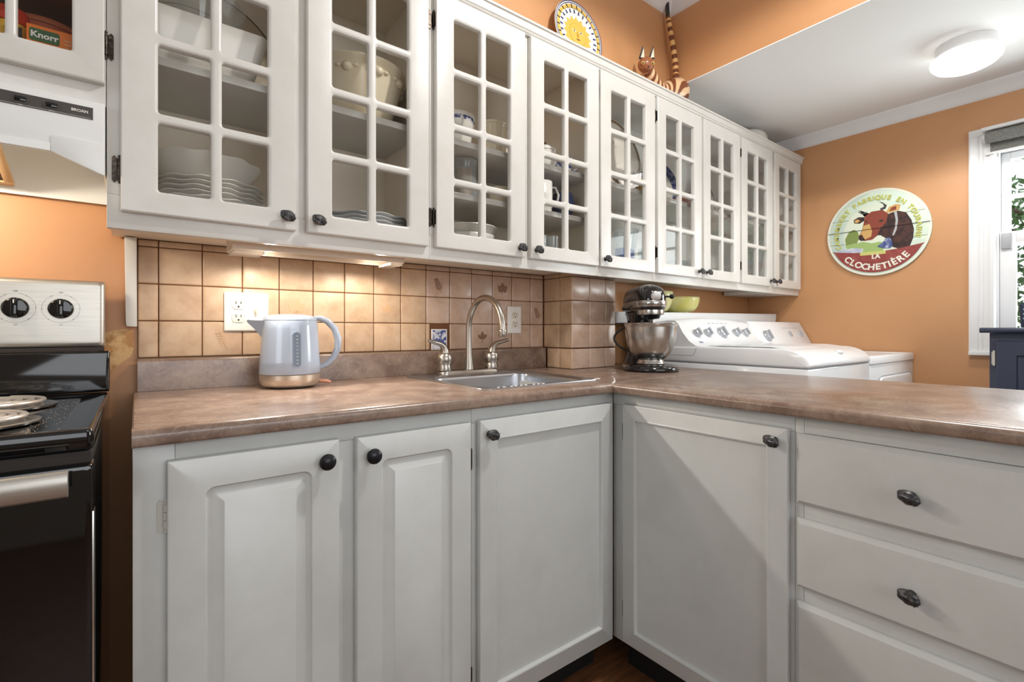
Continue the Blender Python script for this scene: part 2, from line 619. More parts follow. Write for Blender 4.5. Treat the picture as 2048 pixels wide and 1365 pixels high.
# tiled pillar at the end of the run
pil = struct(MB().box(1.443, 1.707, -0.172, 0.006, ZC + 0.001, 1.322).build('wall_pillar', grout), 'tiled pillar between kitchen counter and laundry')
prow = [(0.9145, 1.0000)] + rows[1:]
for z0, z1 in prow:
    for y0, y1 in ((-0.0022, -0.1046), (-0.1046, -0.1804)):
        if z0 < 0.95 and y1 > -0.15:
            y0 = -0.024
        w = y0 - y1 - GR
        me = tile_mesh(w, z1 - z0 - GR, 0)
        o = link('tile', me, pil, (1.4365, y0 - GR / 2, z0 + GR / 2), (0, 0, -PI / 2))
    for x0, x1 in ((1.4365, 1.5417), (1.5417, 1.6433), (1.6433, 1.7105)):
        if z1 - z0 > 0.03:
            o = link('tile', tile_mesh(x1 - x0 - GR, z1 - z0 - GR, 1), pil, (x0 + GR / 2, -0.1804, z0 + GR / 2))
    if z1 - z0 < 0.03:
        for x0, x1 in ((1.4365, 1.5417), (1.5417, 1.6433), (1.6433, 1.7105)):
            o = link('tile', tile_mesh(x1 - x0 - GR, 0.012, 1), pil, (x0 + GR / 2, -0.1804, z0 + GR / 2))

# ------------------------------------------------------------------ countertop
YF, XP, XB = -0.645, 1.152, 1.917
top_run = thing('countertop', 'brown marbled laminate countertop with the sink set into it', 'countertop', (-0.007, -0.02, ZC))
ox = Vector((-0.007, -0.02, ZC))
SX0, SX1, SY0, SY1 = 0.745, 1.215, -0.545, -0.035    # sink rim


def local(mb, o):
    return mb.xf(Matrix.Translation(-Vector(o)))


slab = holed(XB - (-0.007), 0.617, 0.029, [(SX0 + 0.019, SX1 - 0.005, SY0 + 0.632, SY1 + 0.608)], 0.03, 0.0005)
slab.materials.append(laminate)
o = link('slab', slab, top_run)
# slab is drawn standing (x,z); lay it down so that z runs to +y and the front face looks up
o.matrix_local = Matrix.Translation((0, -0.60, 0)) @ Matrix.Rotation(-PI / 2, 4, 'X')


def roll(front, back, top, th, r=0.012, n=6):
    """counter edge section in (depth, z), front is the smaller number"""
    pts = [(back, top), (front + r, top)]
    for i in range(1, n + 1):
        a = PI / 2 + PI / 2 * i / n
        pts.append((front + r + r * math.cos(a), top - r + r * math.sin(a)))
    for i in range(0, n + 1):
        a = PI + PI / 2 * i / n
        pts.append((front + 0.006 + 0.006 * math.cos(a), top - th + 0.006 + 0.006 * math.sin(a)))
    pts.append((back, top - th))
    return pts


local(MB().prism(roll(YF, -0.6195, ZC, 0.029), -0.007, XP + 0.02, 'x'), ox).build('front_edge', laminate, top_run, smooth=40)
sp = [(-0.001, ZC + 0.0005), (-0.001, 1.0005)]
for i in range(5):
    a = PI / 2 + PI / 2 * i / 4
    sp.append((-0.014 + 0.008 * math.cos(a), 0.9925 + 0.008 * math.sin(a)))
sp += [(-0.022, ZC + 0.0005)]
local(MB().prism(sp, 0.0009, 1.432, 'x'), ox).build('backsplash', laminate, top_run, smooth=40)

pen_top = thing('peninsula_countertop', 'brown laminate countertop of the peninsula the stand mixer stands on', 'countertop', (1.5, -1.6, ZC))
op = (1.5, -1.6, ZC)
local(MB().box(XP + 0.0245, XB, -2.75, -0.6203, ZC - 0.029, ZC - 0.0002), op).build('slab', laminate, pen_top, bevel=0.002)
local(MB().loops([[(u, y, v) for u, v in roll(XP, XP + 0.0243, ZC, 0.029)] for y in (-2.75, -0.646)]), op).build('front_edge', laminate, pen_top, smooth=40)
# bead of caulk along the joint
cau = mat('caulk_white', S(228, 224, 218), 0.5)
local(MB().tube([(1.158, -0.640, ZC + 0.0006), (1.20, -0.612, ZC + 0.0006), (1.26, -0.560, ZC + 0.0006), (1.345, -0.475, ZC + 0.0004)], [0.0028, 0.0026, 0.0018, 0.0008], 8), op).build('caulk_bead', cau, pen_top)

# ------------------------------------------------------------------ knobs and hinges (shared meshes)
def leaf_knob_mesh():
    m = MB()
    m.lathe([(0.0085, 0), (0.0085, 0.0025), (0.0045, 0.004), (0.0042, 0.012), (0.007, 0.0145)], 16)
    ls = []
    n, k = 28, 12
    for i in range(k + 1):
        t = -PI / 2 + PI * i / k
        ring = []
        for j in range(n):
            a = 2 * PI * j / n
            c = max(math.cos(t), 1e-3)
            x, y, z = 0.0185 * c * math.cos(a), 0.0135 * c * math.sin(a), 0.0075 * math.sin(t)
            d = 1 + (0.055 * math.sin(5.5 * a + 90 * x) if t > -0.2 else 0)
            ring.append((x * d, y * d, 0.0195 + z * (1 + 0.16 * math.sin(abs(y) * 900))))
        ls.append(ring)
    m.loops(ls)
    # midrib and side veins
    m.tube([(-0.016, -0.002, 0.0235), (-0.006, 0.001, 0.0278), (0.006, 0.0015, 0.0278), (0.016, -0.001, 0.0235)], 0.0011, 6)
    for s in (-1, 1):
        for x in (-0.006, 0.001, 0.008):
            m.tube([(x, 0.001, 0.0276), (x + 0.003, s * 0.005, 0.0264), (x + 0.0055, s * 0.0095, 0.0235)], 0.0008, 6)
    return m.xf(Matrix.Rotation(PI / 2, 4, 'X') @ Matrix.Rotation(-0.35, 4, 'Z')).mesh('knob', pewter)


def round_knob_mesh():
    m = MB().lathe([(0.009, 0), (0.009, 0.002), (0.005, 0.005), (0.005, 0.011), (0.0145, 0.0155), (0.0165, 0.019), (0.0155, 0.0225), (0.010, 0.0262), (0.0045, 0.0278), (0.0, 0.0282)], 28)
    for s in (0.3, 1.35, 2.4):
        m.tube([(0.013 * math.cos(s), 0.013 * math.sin(s), 0.0243), (0, 0, 0.0284), (-0.013 * math.cos(s), -0.013 * math.sin(s), 0.0243)], 0.0009, 6)
    return m.xf(Matrix.Rotation(PI / 2, 4, 'X')).mesh('knob', black_knob)


def hinge_mesh(material):
    m = MB()
    # leaf on the frame with pointed ends, knuckles and finial pins, edge leaf against the door
    m.prism([(-0.013, -0.024), (-0.009, -0.029), (-0.005, -0.024), (-0.002, -0.024), (-0.002, 0.024), (-0.005, 0.024), (-0.009, 0.029), (-0.013, 0.024)], -0.0018, 0, 'y')
    for z0, z1 in ((-0.020, -0.0075), (-0.0065, 0.0065), (0.0075, 0.020)):
        m.cyl((0, -0.0045, z0), (0, -0.0045, z1), 0.0042, 12)
    m.cyl((0, -0.0045, -0.026), (0, -0.0045, 0.026), 0.0022, 8)
    m.ball((0, -0.0045, -0.027), 0.0032, n=8, m=6).ball((0, -0.0045, 0.027), 0.0032, n=8, m=6)
    m.box(0.0005, 0.003, -0.016, -0.002, -0.022, 0.022)
    for z in (-0.016, 0.016):
        m.cyl((-0.0085, -0.003, z), (-0.0085, 0.0, z), 0.0022, 8)
    return m.mesh('hinge', material)


KNOB, BKNOB = leaf_knob_mesh(), round_knob_mesh()
HINGE, HINGE_W = hinge_mesh(hinge_m), hinge_mesh(mat('painted_hinge', S(196, 194, 186), 0.4))


def add_hinge(parent, x, y, z, flip, me=None):
    o = link('hinge', me or HINGE, parent, (x, y, z))
    if flip:
        o.scale = (-1, 1, 1)
    return o


# ------------------------------------------------------------------ base cabinets along the back wall
DY0, DY1 = -0.615, -0.635      # frame face, door face


def base_unit(label, x0, x1, frame_parts, loc):
    t = thing('base_cabinet', label, 'cabinet', loc)
    L = lambda mb: local(mb, loc)
    b = MB()
    b.box(x0, x0 + 0.016, DY0 + 0.019, -0.02, 0.115, 0.8845).box(x1 - 0.016, x1, DY0 + 0.019, -0.02, 0.115, 0.8845)
    b.box(x0 + 0.0161, x1 - 0.0161, DY0 + 0.019, -0.02, 0.115, 0.131).box(x0 + 0.0161, x1 - 0.0161, -0.030, -0.02, 0.1311, 0.8845)
    L(b).build('body', base_paint, t)
    f = MB()
    for q in frame_parts:
        f.box(q[0], q[1], DY0, DY0 + 0.0189, q[2], q[3])
    L(f).build('face_frame', base_paint, t, bevel=0.0012)
    L(MB().box(x0, x1, -0.545, -0.53, 0.0, 0.1149)).build('toe_kick', black_kick, t)
    return t, L


def raised_door(t, L, x0, x1, z0, z1, g0, knob, hinge_x, flip, hm=None):
    """raised-panel door: routed groove with round outer corners around a bevelled field"""
    y = DY1
    d = L(relief(x0, x1, z0, z1, [(0, 0.001, DY0 - 0.0005), (0, 0.001, y + 0.004), (0.001, 0.001, y + 0.0015), (0.004, 0.001, y), (g0, 0.016, y), (g0 + 0.001, 0.016, y + 0.003),
                                  (g0 + 0.004, 0.013, y + 0.0065), (g0 + 0.009, 0.009, y + 0.007), (g0 + 0.016, 0.003, y + 0.0055), (g0 + 0.026, 0.001, y + 0.0025), (g0 + 0.029, 0.0008, y + 0.0005), (g0 + 0.0295, 0.0008, y + 0.0002)], 5)).build('door', base_paint, t, smooth=32)
    k = link('knob', knob[2], d, Vector((knob[0], y, knob[1])) - t.location)
    for z in (z1 - 0.095, z0 + 0.095):
        add_hinge(d, hinge_x - t.location.x, DY0 - t.location.y, z - t.location.z, flip, hm)
    return d


loc = (0.0, -0.30, 0.0)
t, L = base_unit('shade-greyed white base cabinet with two raised-panel doors next to the range', -0.006, 0.6595, [(-0.006, 0.052, 0.131, 0.8845), (0.322, 0.374, 0.131, 0.845), (0.640, 0.6595, 0.131, 0.845), (0.0522, 0.6595, 0.8452, 0.8845), (0.0522, 0.6398, 0.115, 0.1308)], loc)
raised_door(t, L, 0.0405, 0.3285, 0.118, 0.8545, 0.054, (0.2990, 0.8160, BKNOB), 0.0395, False, HINGE_W)
raised_door(t, L, 0.3650, 0.6475, 0.118, 0.8515, 0.054, (0.3945, 0.8125, BKNOB), 0.6485, True)

loc = (0.70, -0.30, 0.0)
t, L = base_unit('shade-greyed white base cabinet with one flat recessed door under the sink', 0.660, 1.1755, [(0.660, 0.684, 0.131, 0.845), (1.155, 1.189, 0.115, 0.845), (0.660, 1.189, 0.8452, 0.8845), (0.6842, 1.1548, 0.115, 0.1308)], loc)


def flat_steps(y, back, fw):
    return [(0, 0.001, back), (0, 0.001, y + 0.003), (0.001, 0.001, y + 0.001), (0.003, 0.001, y), (fw - 0.008, 0.004, y), (fw - 0.005, 0.003, y - 0.0018), (fw - 0.002, 0.002, y - 0.001), (fw, 0.0015, y + 0.004), (fw + 0.001, 0.001, y + 0.008)]


d = L(relief(0.6735, 1.1655, 0.123, 0.8525, flat_steps(DY1, DY0 - 0.0005, 0.054), 4)).build('door', base_paint, t, smooth=32)
link('knob', KNOB, d, Vector((0.7005, DY1, 0.8172)) - t.location)
for z in (0.77, 0.21):
    add_hinge(d, 1.1665 - 0.70, DY0 + 0.30, z, True, HINGE_W)

# ------------------------------------------------------------------ peninsula cabinets (faces look to -x)
XD0, XD1 = 1.19, 1.171


def pen_unit(label, y1, y0, frame_parts, loc):
    """built in a frame where local x runs along -y and the front looks to local -y"""
    t = thing('base_cabinet', label, 'cabinet', loc, -PI / 2)
    w = y1 - y0
    b = MB()
    d1 = XB - 0.06 - loc[0]
    b.box(0, 0.016, 0.0195, d1, 0.115, 0.8845).box(w - 0.016, w, 0.0195, d1, 0.115, 0.8845).box(0.0161, w - 0.0161, 0.0195, d1, 0.115, 0.131).box(0.0161, w - 0.0161, d1 - 0.012, d1, 0.1311, 0.8845)
    b.build('body', base_paint, t)
    f = MB()
    for q in frame_parts:
        f.box(q[0], q[1], 0, 0.0189, q[2], q[3])
    f.build('face_frame', base_paint, t, bevel=0.0012)
    MB().box(0, w, 0.07, 0.085, 0, 0.1149).build('toe_kick', black_kick, t)
    return t


t = pen_unit('shade-greyed white peninsula cabinet with one flat recessed door in the corner', -0.616, -1.151, [(0, 0.043, 0.115, 0.845), (0.517, 0.535, 0.131, 0.845), (0, 0.535, 0.8452, 0.8845), (0.0432, 0.5168, 0.115, 0.1308)], (XD0, -0.616, 0))
d = relief(0.051, 0.5255, 0.130, 0.8525, flat_steps(-0.019, -0.0005, 0.048), 4).build('door', base_paint, t, smooth=32)
link('knob', KNOB, d, (0.4980, -0.019, 0.8225))
for z in (0.765, 0.22):
    add_hinge(d, 0.0495, 0, z, False)

DRW = 0.52
t = pen_unit('shade-greyed white peninsula cabinet with a stack of three slab drawers', -1.1515, -1.735, [(0, 0.018, 0.115, 0.8845), (0.545, 0.5835, 0.115, 0.8845)] + [(0.0182, 0.5448, a, b_) for a, b_ in ((0.8452, 0.8845), (0.648, 0.692), (0.460, 0.505), (0.115, 0.16))], (XD0, -1.1515, 0))
for z0, z1, kz in ((0.6885, 0.845, 0.7611), (0.5010, 0.6550, 0.5732), (0.1400, 0.4680, 0.33)):
    # front bevelled broadly along its edges
    d = relief(0.0065, 0.0065 + 0.415, z0, z1, [(0, 0.001, -0.0005), (0, 0.001, -0.008), (0.0015, 0.001, -0.0105), (0.0085, 0.002, -0.019), (0.0095, 0.002, -0.0192)], 3).build('drawer', base_paint, t, smooth=25)
    MB().box(0.025, 0.40, 0.02, 0.45, z0 + 0.012, z1 - 0.03).build('drawer_box', inner_paint, d)
    k = link('knob', KNOB, d, (0.2145, -0.019, kz))

# ------------------------------------------------------------------ wall cabinets
FY = -0.312            # frame face
DW, DH, DT = 0.347, 0.778, 0.0190
DZ = 1.329
CX = [(0.064, 0.1625), (0.1845, 0.283)]
CZ = [(0.05 + 0.171 * i, 0.05 + 0.171 * i + 0.150) for i in range(4)]
holes = [(a, b, c, d_) for a, b in CX for c, d_ in CZ]
GDOOR = holed(DW, DH, DT, holes, 0.0055, 0.0075)
GDOOR.materials.append(white_paint)
PANE = MB().box(-0.004, 0.1025, 0, 0.0022, -0.004, 0.154).mesh('pane', pane_m, smooth=0)


def glass_door(t, x, knob_right, hinges=(2.022, 1.421)):
    L0 = t.location
    d = link('door', GDOOR, t, Vector((x, FY - DT - 0.0006, DZ)) - L0)
    for a, b, c, d_ in holes:
        link('pane', PANE, d, (a, 0.0125, c))
    link('knob', KNOB, d, (DW - 0.0245 if knob_right else 0.0245, 0, 0.0305))
    for z in hinges:
        add_hinge(d, -0.0015 if knob_right else DW + 0.0015, DT, z - DZ, not knob_right)
        if not knob_right:
            pass
    return d


def wall_unit(label, x0, x1, doors, shelves, name='wall_cabinet', zb=1.3225, zf=1.293, sides=(1, 1)):
    loc = ((x0 + x1) / 2, -0.16, zf)
    t = thing(name, label, 'cabinet', loc)
    L = lambda mb: local(mb, loc)
    y0, y1 = FY + 0.019, -0.003
    b = MB()
    a0, a1 = x0 + 0.0141 * sides[0], x1 - 0.0141 * sides[1]
    if sides[0]:
        b.box(x0, x0 + 0.014, y0, y1, zb, 2.135)
    if sides[1]:
        b.box(x1 - 0.014, x1, y0, y1, zb, 2.135)
    b.box(a0, a1, y0, y1, zb, zb + 0.015).box(a0, a1, y0, y1, 2.117, 2.135)
    b.box(a0, a1, y1 - 0.008, y1, zb + 0.0151, 2.1169)
    L(b).build('body', inner_paint if sides == (1, 1) else mat('cabinet_inside_lit', S(244, 243, 238), 0.5), t)  # open far units: inside paint lightened to carry the laundry light
    for z in shelves:
        L(MB().box(a0 + 0.0004, a1 - 0.0004, -0.287, y1 - 0.0085, z - 0.019, z)).build('shelf', white_paint, t, bevel=0.001)
    f = MB()
    f.box(x0, x1, FY, FY + 0.0189, zf, zb + 0.042).box(x0, x1, FY, FY + 0.0189, 2.085, 2.1355)
    edges = [(x0, doors[0][0] + 0.012)] + [(doors[i][0] + doors[i][2] - 0.012, doors[i + 1][0] + 0.012) for i in range(len(doors) - 1)] + [(doors[-1][0] + doors[-1][2] - 0.012, x1)]
    for a, b_ in edges:
        f.box(a, b_, FY, FY + 0.0189, zb + 0.0421, 2.0849)
    L(f).build('face_frame', white_paint, t, bevel=0.001)
    return t


D = [-0.0275, 0.3455, 0.7175, 1.0895, 1.4470, 1.8140, 2.1790, 2.5440, 2.9160]
dd = lambda *ks: [(D[k], 0, DW) for k in ks]
U1 = wall_unit('white glazed wall cabinet beside the range hood, plates and a big basin inside', -0.0505, 0.7035, dd(0, 1), (1.694,))
glass_door(U1, D[0], True, (1.4175, 2.022))
glass_door(U1, D[1], False)
U2 = wall_unit('white glazed wall cabinet over the sink with two inner shelves of bowls and mugs', 0.704, 1.4415, dd(2, 3), (1.694, 1.522))
glass_door(U2, D[2], True)
glass_door(U2, D[3], False)
U3 = wall_unit('single-door white glazed wall cabinet with a brown swirled platter inside', 1.442, 1.8015, dd(4), (1.694,), sides=(1, 0))
glass_door(U3, D[4], False)
U4 = wall_unit('white glazed wall cabinet with a blue-rimmed plate standing inside', 1.802, 2.5345, dd(5, 6), (1.694,), sides=(0, 0))
glass_door(U4, D[5], True)
glass_door(U4, D[6], False)
U5 = wall_unit('white glazed wall cabinet that ends against the orange laundry wall', 2.535, XF - 0.003, dd(7, 8), (1.694,), sides=(0, 1))
glass_door(U5, D[7], True)
glass_door(U5, D[8], False)
MB().box(2.95 - U5.location.x, XF - 0.006 - U5.location.x, -0.12, 0.155, 0.004, 0.028).build('bottom_cleat', white_paint, U5)

# small cabinet above the hood
loc = (-0.43, -0.16, 1.545)
U0 = thing('wall_cabinet', 'short white glazed wall cabinet above the range hood', 'cabinet', loc)
L0 = lambda mb: local(mb, loc)
b = MB()
b.box(-0.815, -0.801, -0.293, -0.003, 1.5455, 2.135).box(-0.0655, -0.0515, -0.293, -0.003, 1.5455, 2.135).box(-0.8009, -0.0656, -0.293, -0.003, 1.5455, 1.5605)
b.box(-0.8009, -0.0656, -0.293, -0.003, 2.117, 2.135).box(-0.8009, -0.0656, -0.011, -0.003, 1.5606, 2.1169)
L0(b).build('body', mat('cabinet_inside_tan', S(220, 186, 150), 0.55), U0)
L0(MB().box(-0.80, -0.0665, -0.27, -0.0115, 1.80, 1.816)).build('shelf', mat('shelf_brown', S(150, 112, 84), 0.5), U0)
f = MB()
f.box(-0.815, -0.0515, FY, FY + 0.0189, 1.5445, 1.605).box(-0.815, -0.0515, FY, FY + 0.0189, 2.085, 2.1355)
for a, b_ in ((-0.815, -0.70), (-0.44, -0.315), (-0.064, -0.0515)):
    f.box(a, b_, FY, FY + 0.0189, 1.6051, 2.0849)
L0(f).build('face_frame', white_paint, U0, bevel=0.001)
sh = [(a, a + 0.0785, c, c + 0.13) for a in (0.050, 0.1445) for c in (0.050, 0.201, 0.352)]
SD = holed(0.273, 0.52, DT, sh, 0.004, 0.006)
SD.materials.append(white_paint)
SPANE = MB().box(-0.004, 0.0825, 0, 0.0022, -0.004, 0.134).mesh('pane', pane_m, smooth=0)
for x, kr in ((-0.3265, False), (-0.715, True)):
    d = link('door', SD, U0, Vector((x, FY - DT - 0.0006, 1.587)) - Vector(loc))
    for a, b_, c, e in sh:
        link('pane', SPANE, d, (a, 0.0125, c))
    link('knob', KNOB, d, (0.273 - 0.024 if kr else 0.024, 0, 0.03))
    for z in (0.085, 0.435):
        add_hinge(d, -0.0015 if kr else 0.2745, DT, z, not kr)

# crown moulding over the cabinets
cm = [(FY + 0.001, 2.108), (FY - 0.010, 2.108), (FY - 0.012, 2.111), (FY - 0.0165, 2.1135), (FY - 0.018, 2.118), (FY - 0.022, 2.1205), (FY - 0.0245, 2.141), (FY - 0.030, 2.1435), (FY - 0.031, 2.150), (FY + 0.001, 2.150)]
struct(MB().prism(cm, -0.815, XF - 0.003, 'x').build('trim_4', white_paint, smooth=40), 'white moulding along the top of the wall cabinets')

# under-cabinet lamp
ul = thing('under_cabinet_lamp', 'slim white strip lamp under the glazed cabinet, two bulbs lit', 'lamp', (0.428, -0.17, 1.285))
lo = (0.428, -0.17, 1.285)
m = MB()
m.box(0.1925, 0.6635, -0.222, -0.2195, 1.287, 1.3222).box(0.1925, 0.6635, -0.122, -0.1195, 1.287, 1.3222).box(0.1925, 0.6635, -0.2195, -0.122, 1.317, 1.3222)
m.box(0.1925, 0.195, -0.2195, -0.122, 1.287, 1.317).box(0.661, 0.6635, -0.2195, -0.122, 1.287, 1.317)
local(m, lo).build('housing', mat('lamp_housing', S(226, 214, 200), 0.4), ul)
lens = glass('frosted_lens', (0.95, 0.93, 0.9, 1), 1.4, 0.2, (0.9, 0.86, 0.8, 1), 0.35)
local(MB().box(0.196, 0.27, -0.218, -0.123, 1.280, 1.2865), lo).build('lens', lens, ul, bevel=0.001)
local(MB().box(0.62, 0.66, -0.218, -0.123, 1.280, 1.2865), lo).build('lens', lens, ul, bevel=0.001)
bulb_m = mat('halogen_bulb', S(255, 240, 214), 0.3, emit=((1.0, 0.86, 0.66, 1), 40))
for x in (0.285, 0.600):
    local(MB().ball((x, -0.165, 1.3035), 0.010, 0.006, 0.006, 14, 8), lo).build('bulb', bulb_m, ul)
    l = light('halogen_light', 'SPOT', (x, -0.185, 1.2895), 3.6, (1.0, 0.90, 0.77), 0.012, spot=(math.radians(172), 0.3))
    l.parent = ul
    l.location = Vector((x, -0.185, 1.2895)) - Vector(lo)
    # added second spot per bulb, tilted outward to light the peninsula front
    l = light('halogen_added_spot', 'SPOT', (x, -0.190, 1.2895), 11.0, (1.0, 0.95, 0.89), 0.012, rot=(-0.75, 0, 0), spot=(math.radians(120), 0.7))
    l.parent = ul
    l.location = Vector((x, -0.190, 1.2895)) - Vector(lo)

# ------------------------------------------------------------------ range hood
lo = (-0.43, -0.16, 1.40)
hood = thing('range_hood', 'white enamel range hood with a dark switch strip under the short cabinet', 'range hood', lo)
HY = -0.331
h = lambda mb: local(mb, lo)
h(MB().prism([(-0.812, 1.5435), (-0.0525, 1.5435), (-0.0525, 1.396), (-0.060, 1.3965), (-0.132, 1.4275), (-0.730, 1.4275), (-0.803, 1.3965), (-0.812, 1.396)], HY, HY + 0.004, 'y')).build('front_panel', hood_white, hood, bevel=0.0015)
m = MB().box(-0.812, -0.0525, HY + 0.0042, -0.004, 1.5395, 1.5435).box(-0.812, -0.0525, -0.010, -0.004, 1.400, 1.539)
m.box(-0.812, -0.809, HY + 0.0042, -0.0105, 1.40, 1.539).box(-0.0555, -0.0525, HY + 0.0042, -0.0105, 1.40, 1.539)
h(m).build('shell', hood_white, hood)
# raised wing plate at the corner and the lip of the front
h(MB().prism([(-0.0545, 1.459), (-0.128, 1.462), (-0.134, 1.458), (-0.134, 1.429), (-0.0545, 1.3955)], HY - 0.0022, HY - 0.0002, 'y')).build('wing_plate', hood_white, hood, bevel=0.0008)
h(MB().box(-0.75, -0.1345, HY - 0.004, HY - 0.0002, 1.4278, 1.444)).build('front_lip', hood_white, hood, bevel=0.0015)
# inclined filter in a tan frame
fm = mat('filter_frame', S(206, 176, 134), 0.5)
fl = mat('filter_mesh', S(120, 102, 84), 0.6, 0.5, var=(S(52, 40, 32), 220, 0.45, 0.55))
M = Matrix.Translation((-0.415, -0.17, 1.455)) @ Matrix.Rotation(-0.30, 4, 'X')
fr = MB()
fr.box(-0.19, 0.19, -0.135, -0.120, -0.006, 0.006).box(-0.19, 0.19, 0.120, 0.135, -0.006, 0.006).box(-0.19, -0.175, -0.12, 0.12, -0.006, 0.006).box(0.175, 0.19, -0.12, 0.12, -0.006, 0.006)
fo = h(fr.xf(M)).build('filter_frame', fm, hood, bevel=0.001)
h(MB().box(-0.175, 0.175, -0.12, 0.12, -0.002, 0.002).xf(M)).build('filter_mesh', fl, fo)
# hood bulb, lit
h(MB().ball((-0.44, -0.245, 1.478), 0.022, 0.022, 0.03, 16, 10)).build('bulb', mat('hood_bulb', S(255, 240, 220), 0.3, emit=((1.0, 0.88, 0.72, 1), 20)), hood)
l = light('hood_light', 'POINT', (-0.44, -0.245, 1.425), 8.5, (1.0, 0.86, 0.68), 0.03)
l.parent = hood
l.location = Vector((-0.44, -0.245, 1.425)) - Vector(lo)
# light switch strip
h(MB().box(-0.345, -0.0712, HY - 0.0014, HY - 0.0001, 1.5055, 1.5295)).build('switch_strip', strip_grey, hood)
for x in (-0.1765, -0.1325):
    o = h(relief(x - 0.0125, x + 0.0125, 1.5095, 1.5255, [(0, 0.007, HY - 0.0014), (0, 0.007, HY - 0.0026), (0.002, 0.006, HY - 0.0026)], 5)).build('switch_bezel', strip_grey, hood)
    h(MB().box(x - 0.0085, x + 0.0085, HY - 0.006, HY - 0.0027, 1.5135, 1.5225)).build('rocker', gloss_black, o, bevel=0.0012)
h(text_mb('BROAN', 0.0075, 0.0002, bold=0.00018).xf(M_front(-0.0915, HY - 0.0017, 1.5165))).build('lettering', print_white, hood, smooth=0)
for w, x in (('FAN', -0.1765), ('LIGHT', -0.1325)):
    h(text_mb(w, 0.0032, 0.0002).xf(M_front(x, HY - 0.0017, 1.5062))).build('lettering', print_white, hood, smooth=0)
h(MB().box(-0.34, -0.0745, HY - 0.0019, HY - 0.0015, 1.5072, 1.5076)).build('printed_line', print_white, hood)

# groceries in the short cabinet
def lettered(body, size, mt, parent, M, bold=0.0):
    return text_mb(body, size, 0.0003, bold=bold).xf(M).build('lettering', mt, parent, smooth=0)


zf = 1.5612
jar = thing('spice_jar', 'small yellow jar with a red lid in the cabinet above the hood', 'jar', (-0.205, -0.235, zf))
MB().lathe([(0.026, 0), (0.028, 0.004), (0.028, 0.128), (0.026, 0.134)], 28).build('body', mat('yellow_label', S(226, 176, 66), 0.4), jar)
MB().lathe([(0.0285, 0.1345), (0.0295, 0.138), (0.0295, 0.158), (0.027, 0.163), (0.0, 0.1635)], 28).build('lid', mat('red_lid', S(206, 62, 40), 0.35), jar)
MB().box(-0.001, 0.022, -0.0312, -0.0285, 0.100, 0.122).build('label_block', print_dark, jar)
lettered('Y', 0.019, print_white, jar, M_front(0.010, -0.0316, 0.104), 0.0006)
can = thing('canister', 'round orange canister with a dark printed label in the cabinet above the hood', 'canister', (-0.165, -0.105, zf))
orm = mat('orange_label', S(190, 96, 62), 0.45)
MB().lathe([(0.066, 0), (0.067, 0.003), (0.067, 0.188), (0.0, 0.189)], 40).build('body', orm, can)
MB().lathe([(0.0672, 0.1892), (0.069, 0.191), (0.069, 0.198), (0.066, 0.202), (0.0, 0.2025)], 40).build('lid', mat('orange_lid', S(206, 120, 84), 0.4), can)
q = MB()
for i in range(7):
    a0, a1 = -1.62 + 0.13 * i, -1.62 + 0.13 * (i + 1)
    q.add([(0.0676 * math.cos(a), 0.0676 * math.sin(a), z) for a, z in ((a0, 0.118), (a1, 0.118), (a1, 0.176), (a0, 0.176))], [(0, 1, 2, 3)])
q.build('label_block', print_dark, can)
lettered('C', 0.026, orm, can, Matrix.Rotation(0.42, 4, 'Z') @ M_front(0.006, -0.0688, 0.149), 0.0006)
lettered('hili', 0.026, orm, can, Matrix.Rotation(0.42, 4, 'Z') @ M_front(0.002, -0.0688, 0.124), 0.0006)
q = MB()
for i in range(6):
    q.box(-0.040, -0.018, -0.067, -0.0655, 0.120 + 0.008 * i, 0.1225 + 0.008 * i)
q.xf(Matrix.Rotation(-0.15, 4, 'Z')).build('printed_lines', mat('print_tan', S(214, 160, 110), 0.6), can)
box = thing('stock_box', 'orange carton of stock cubes with a green brand patch above the hood', 'carton', (-0.120, -0.262, zf))
bxm = mat('orange_carton', S(226, 120, 44), 0.45)
MB().box(-0.055, 0.050, -0.018, 0.018, 0, 0.130).build('carton', bxm, box, bevel=0.001)
relief(-0.051, -0.006, 0.098, 0.123, [(0, 0.004, -0.0181), (0, 0.004, -0.0188)], 4).build('brand_patch', mat('brand_green', S(52, 92, 48), 0.4), box)
lettered('Knorr', 0.0165, print_white, box, M_front(-0.0285, -0.0192, 0.1055), 0.0005)
q = MB()
for z in (0.095, 0.103, 0.111):
    q.box(0.001, 0.044, -0.0187, -0.0181, z, z + 0.003)
q.build('printed_lines', mat('print_tan', S(214, 160, 110), 0.6), box)

# ------------------------------------------------------------------ electric range
lo = (-0.434, -0.32, 0.0)
rng = thing('kitchen_range', 'black and stainless electric range with coil burners beside the base cabinet', 'range', lo)
h = lambda mb: local(mb, lo)
RX0, RX1 = -0.815, -0.0535
h(MB().box(RX0 + 0.006, RX1 - 0.003, -0.615, -0.028, 0.03, 0.8895)).build('body', gloss_black, rng, bevel=0.004)
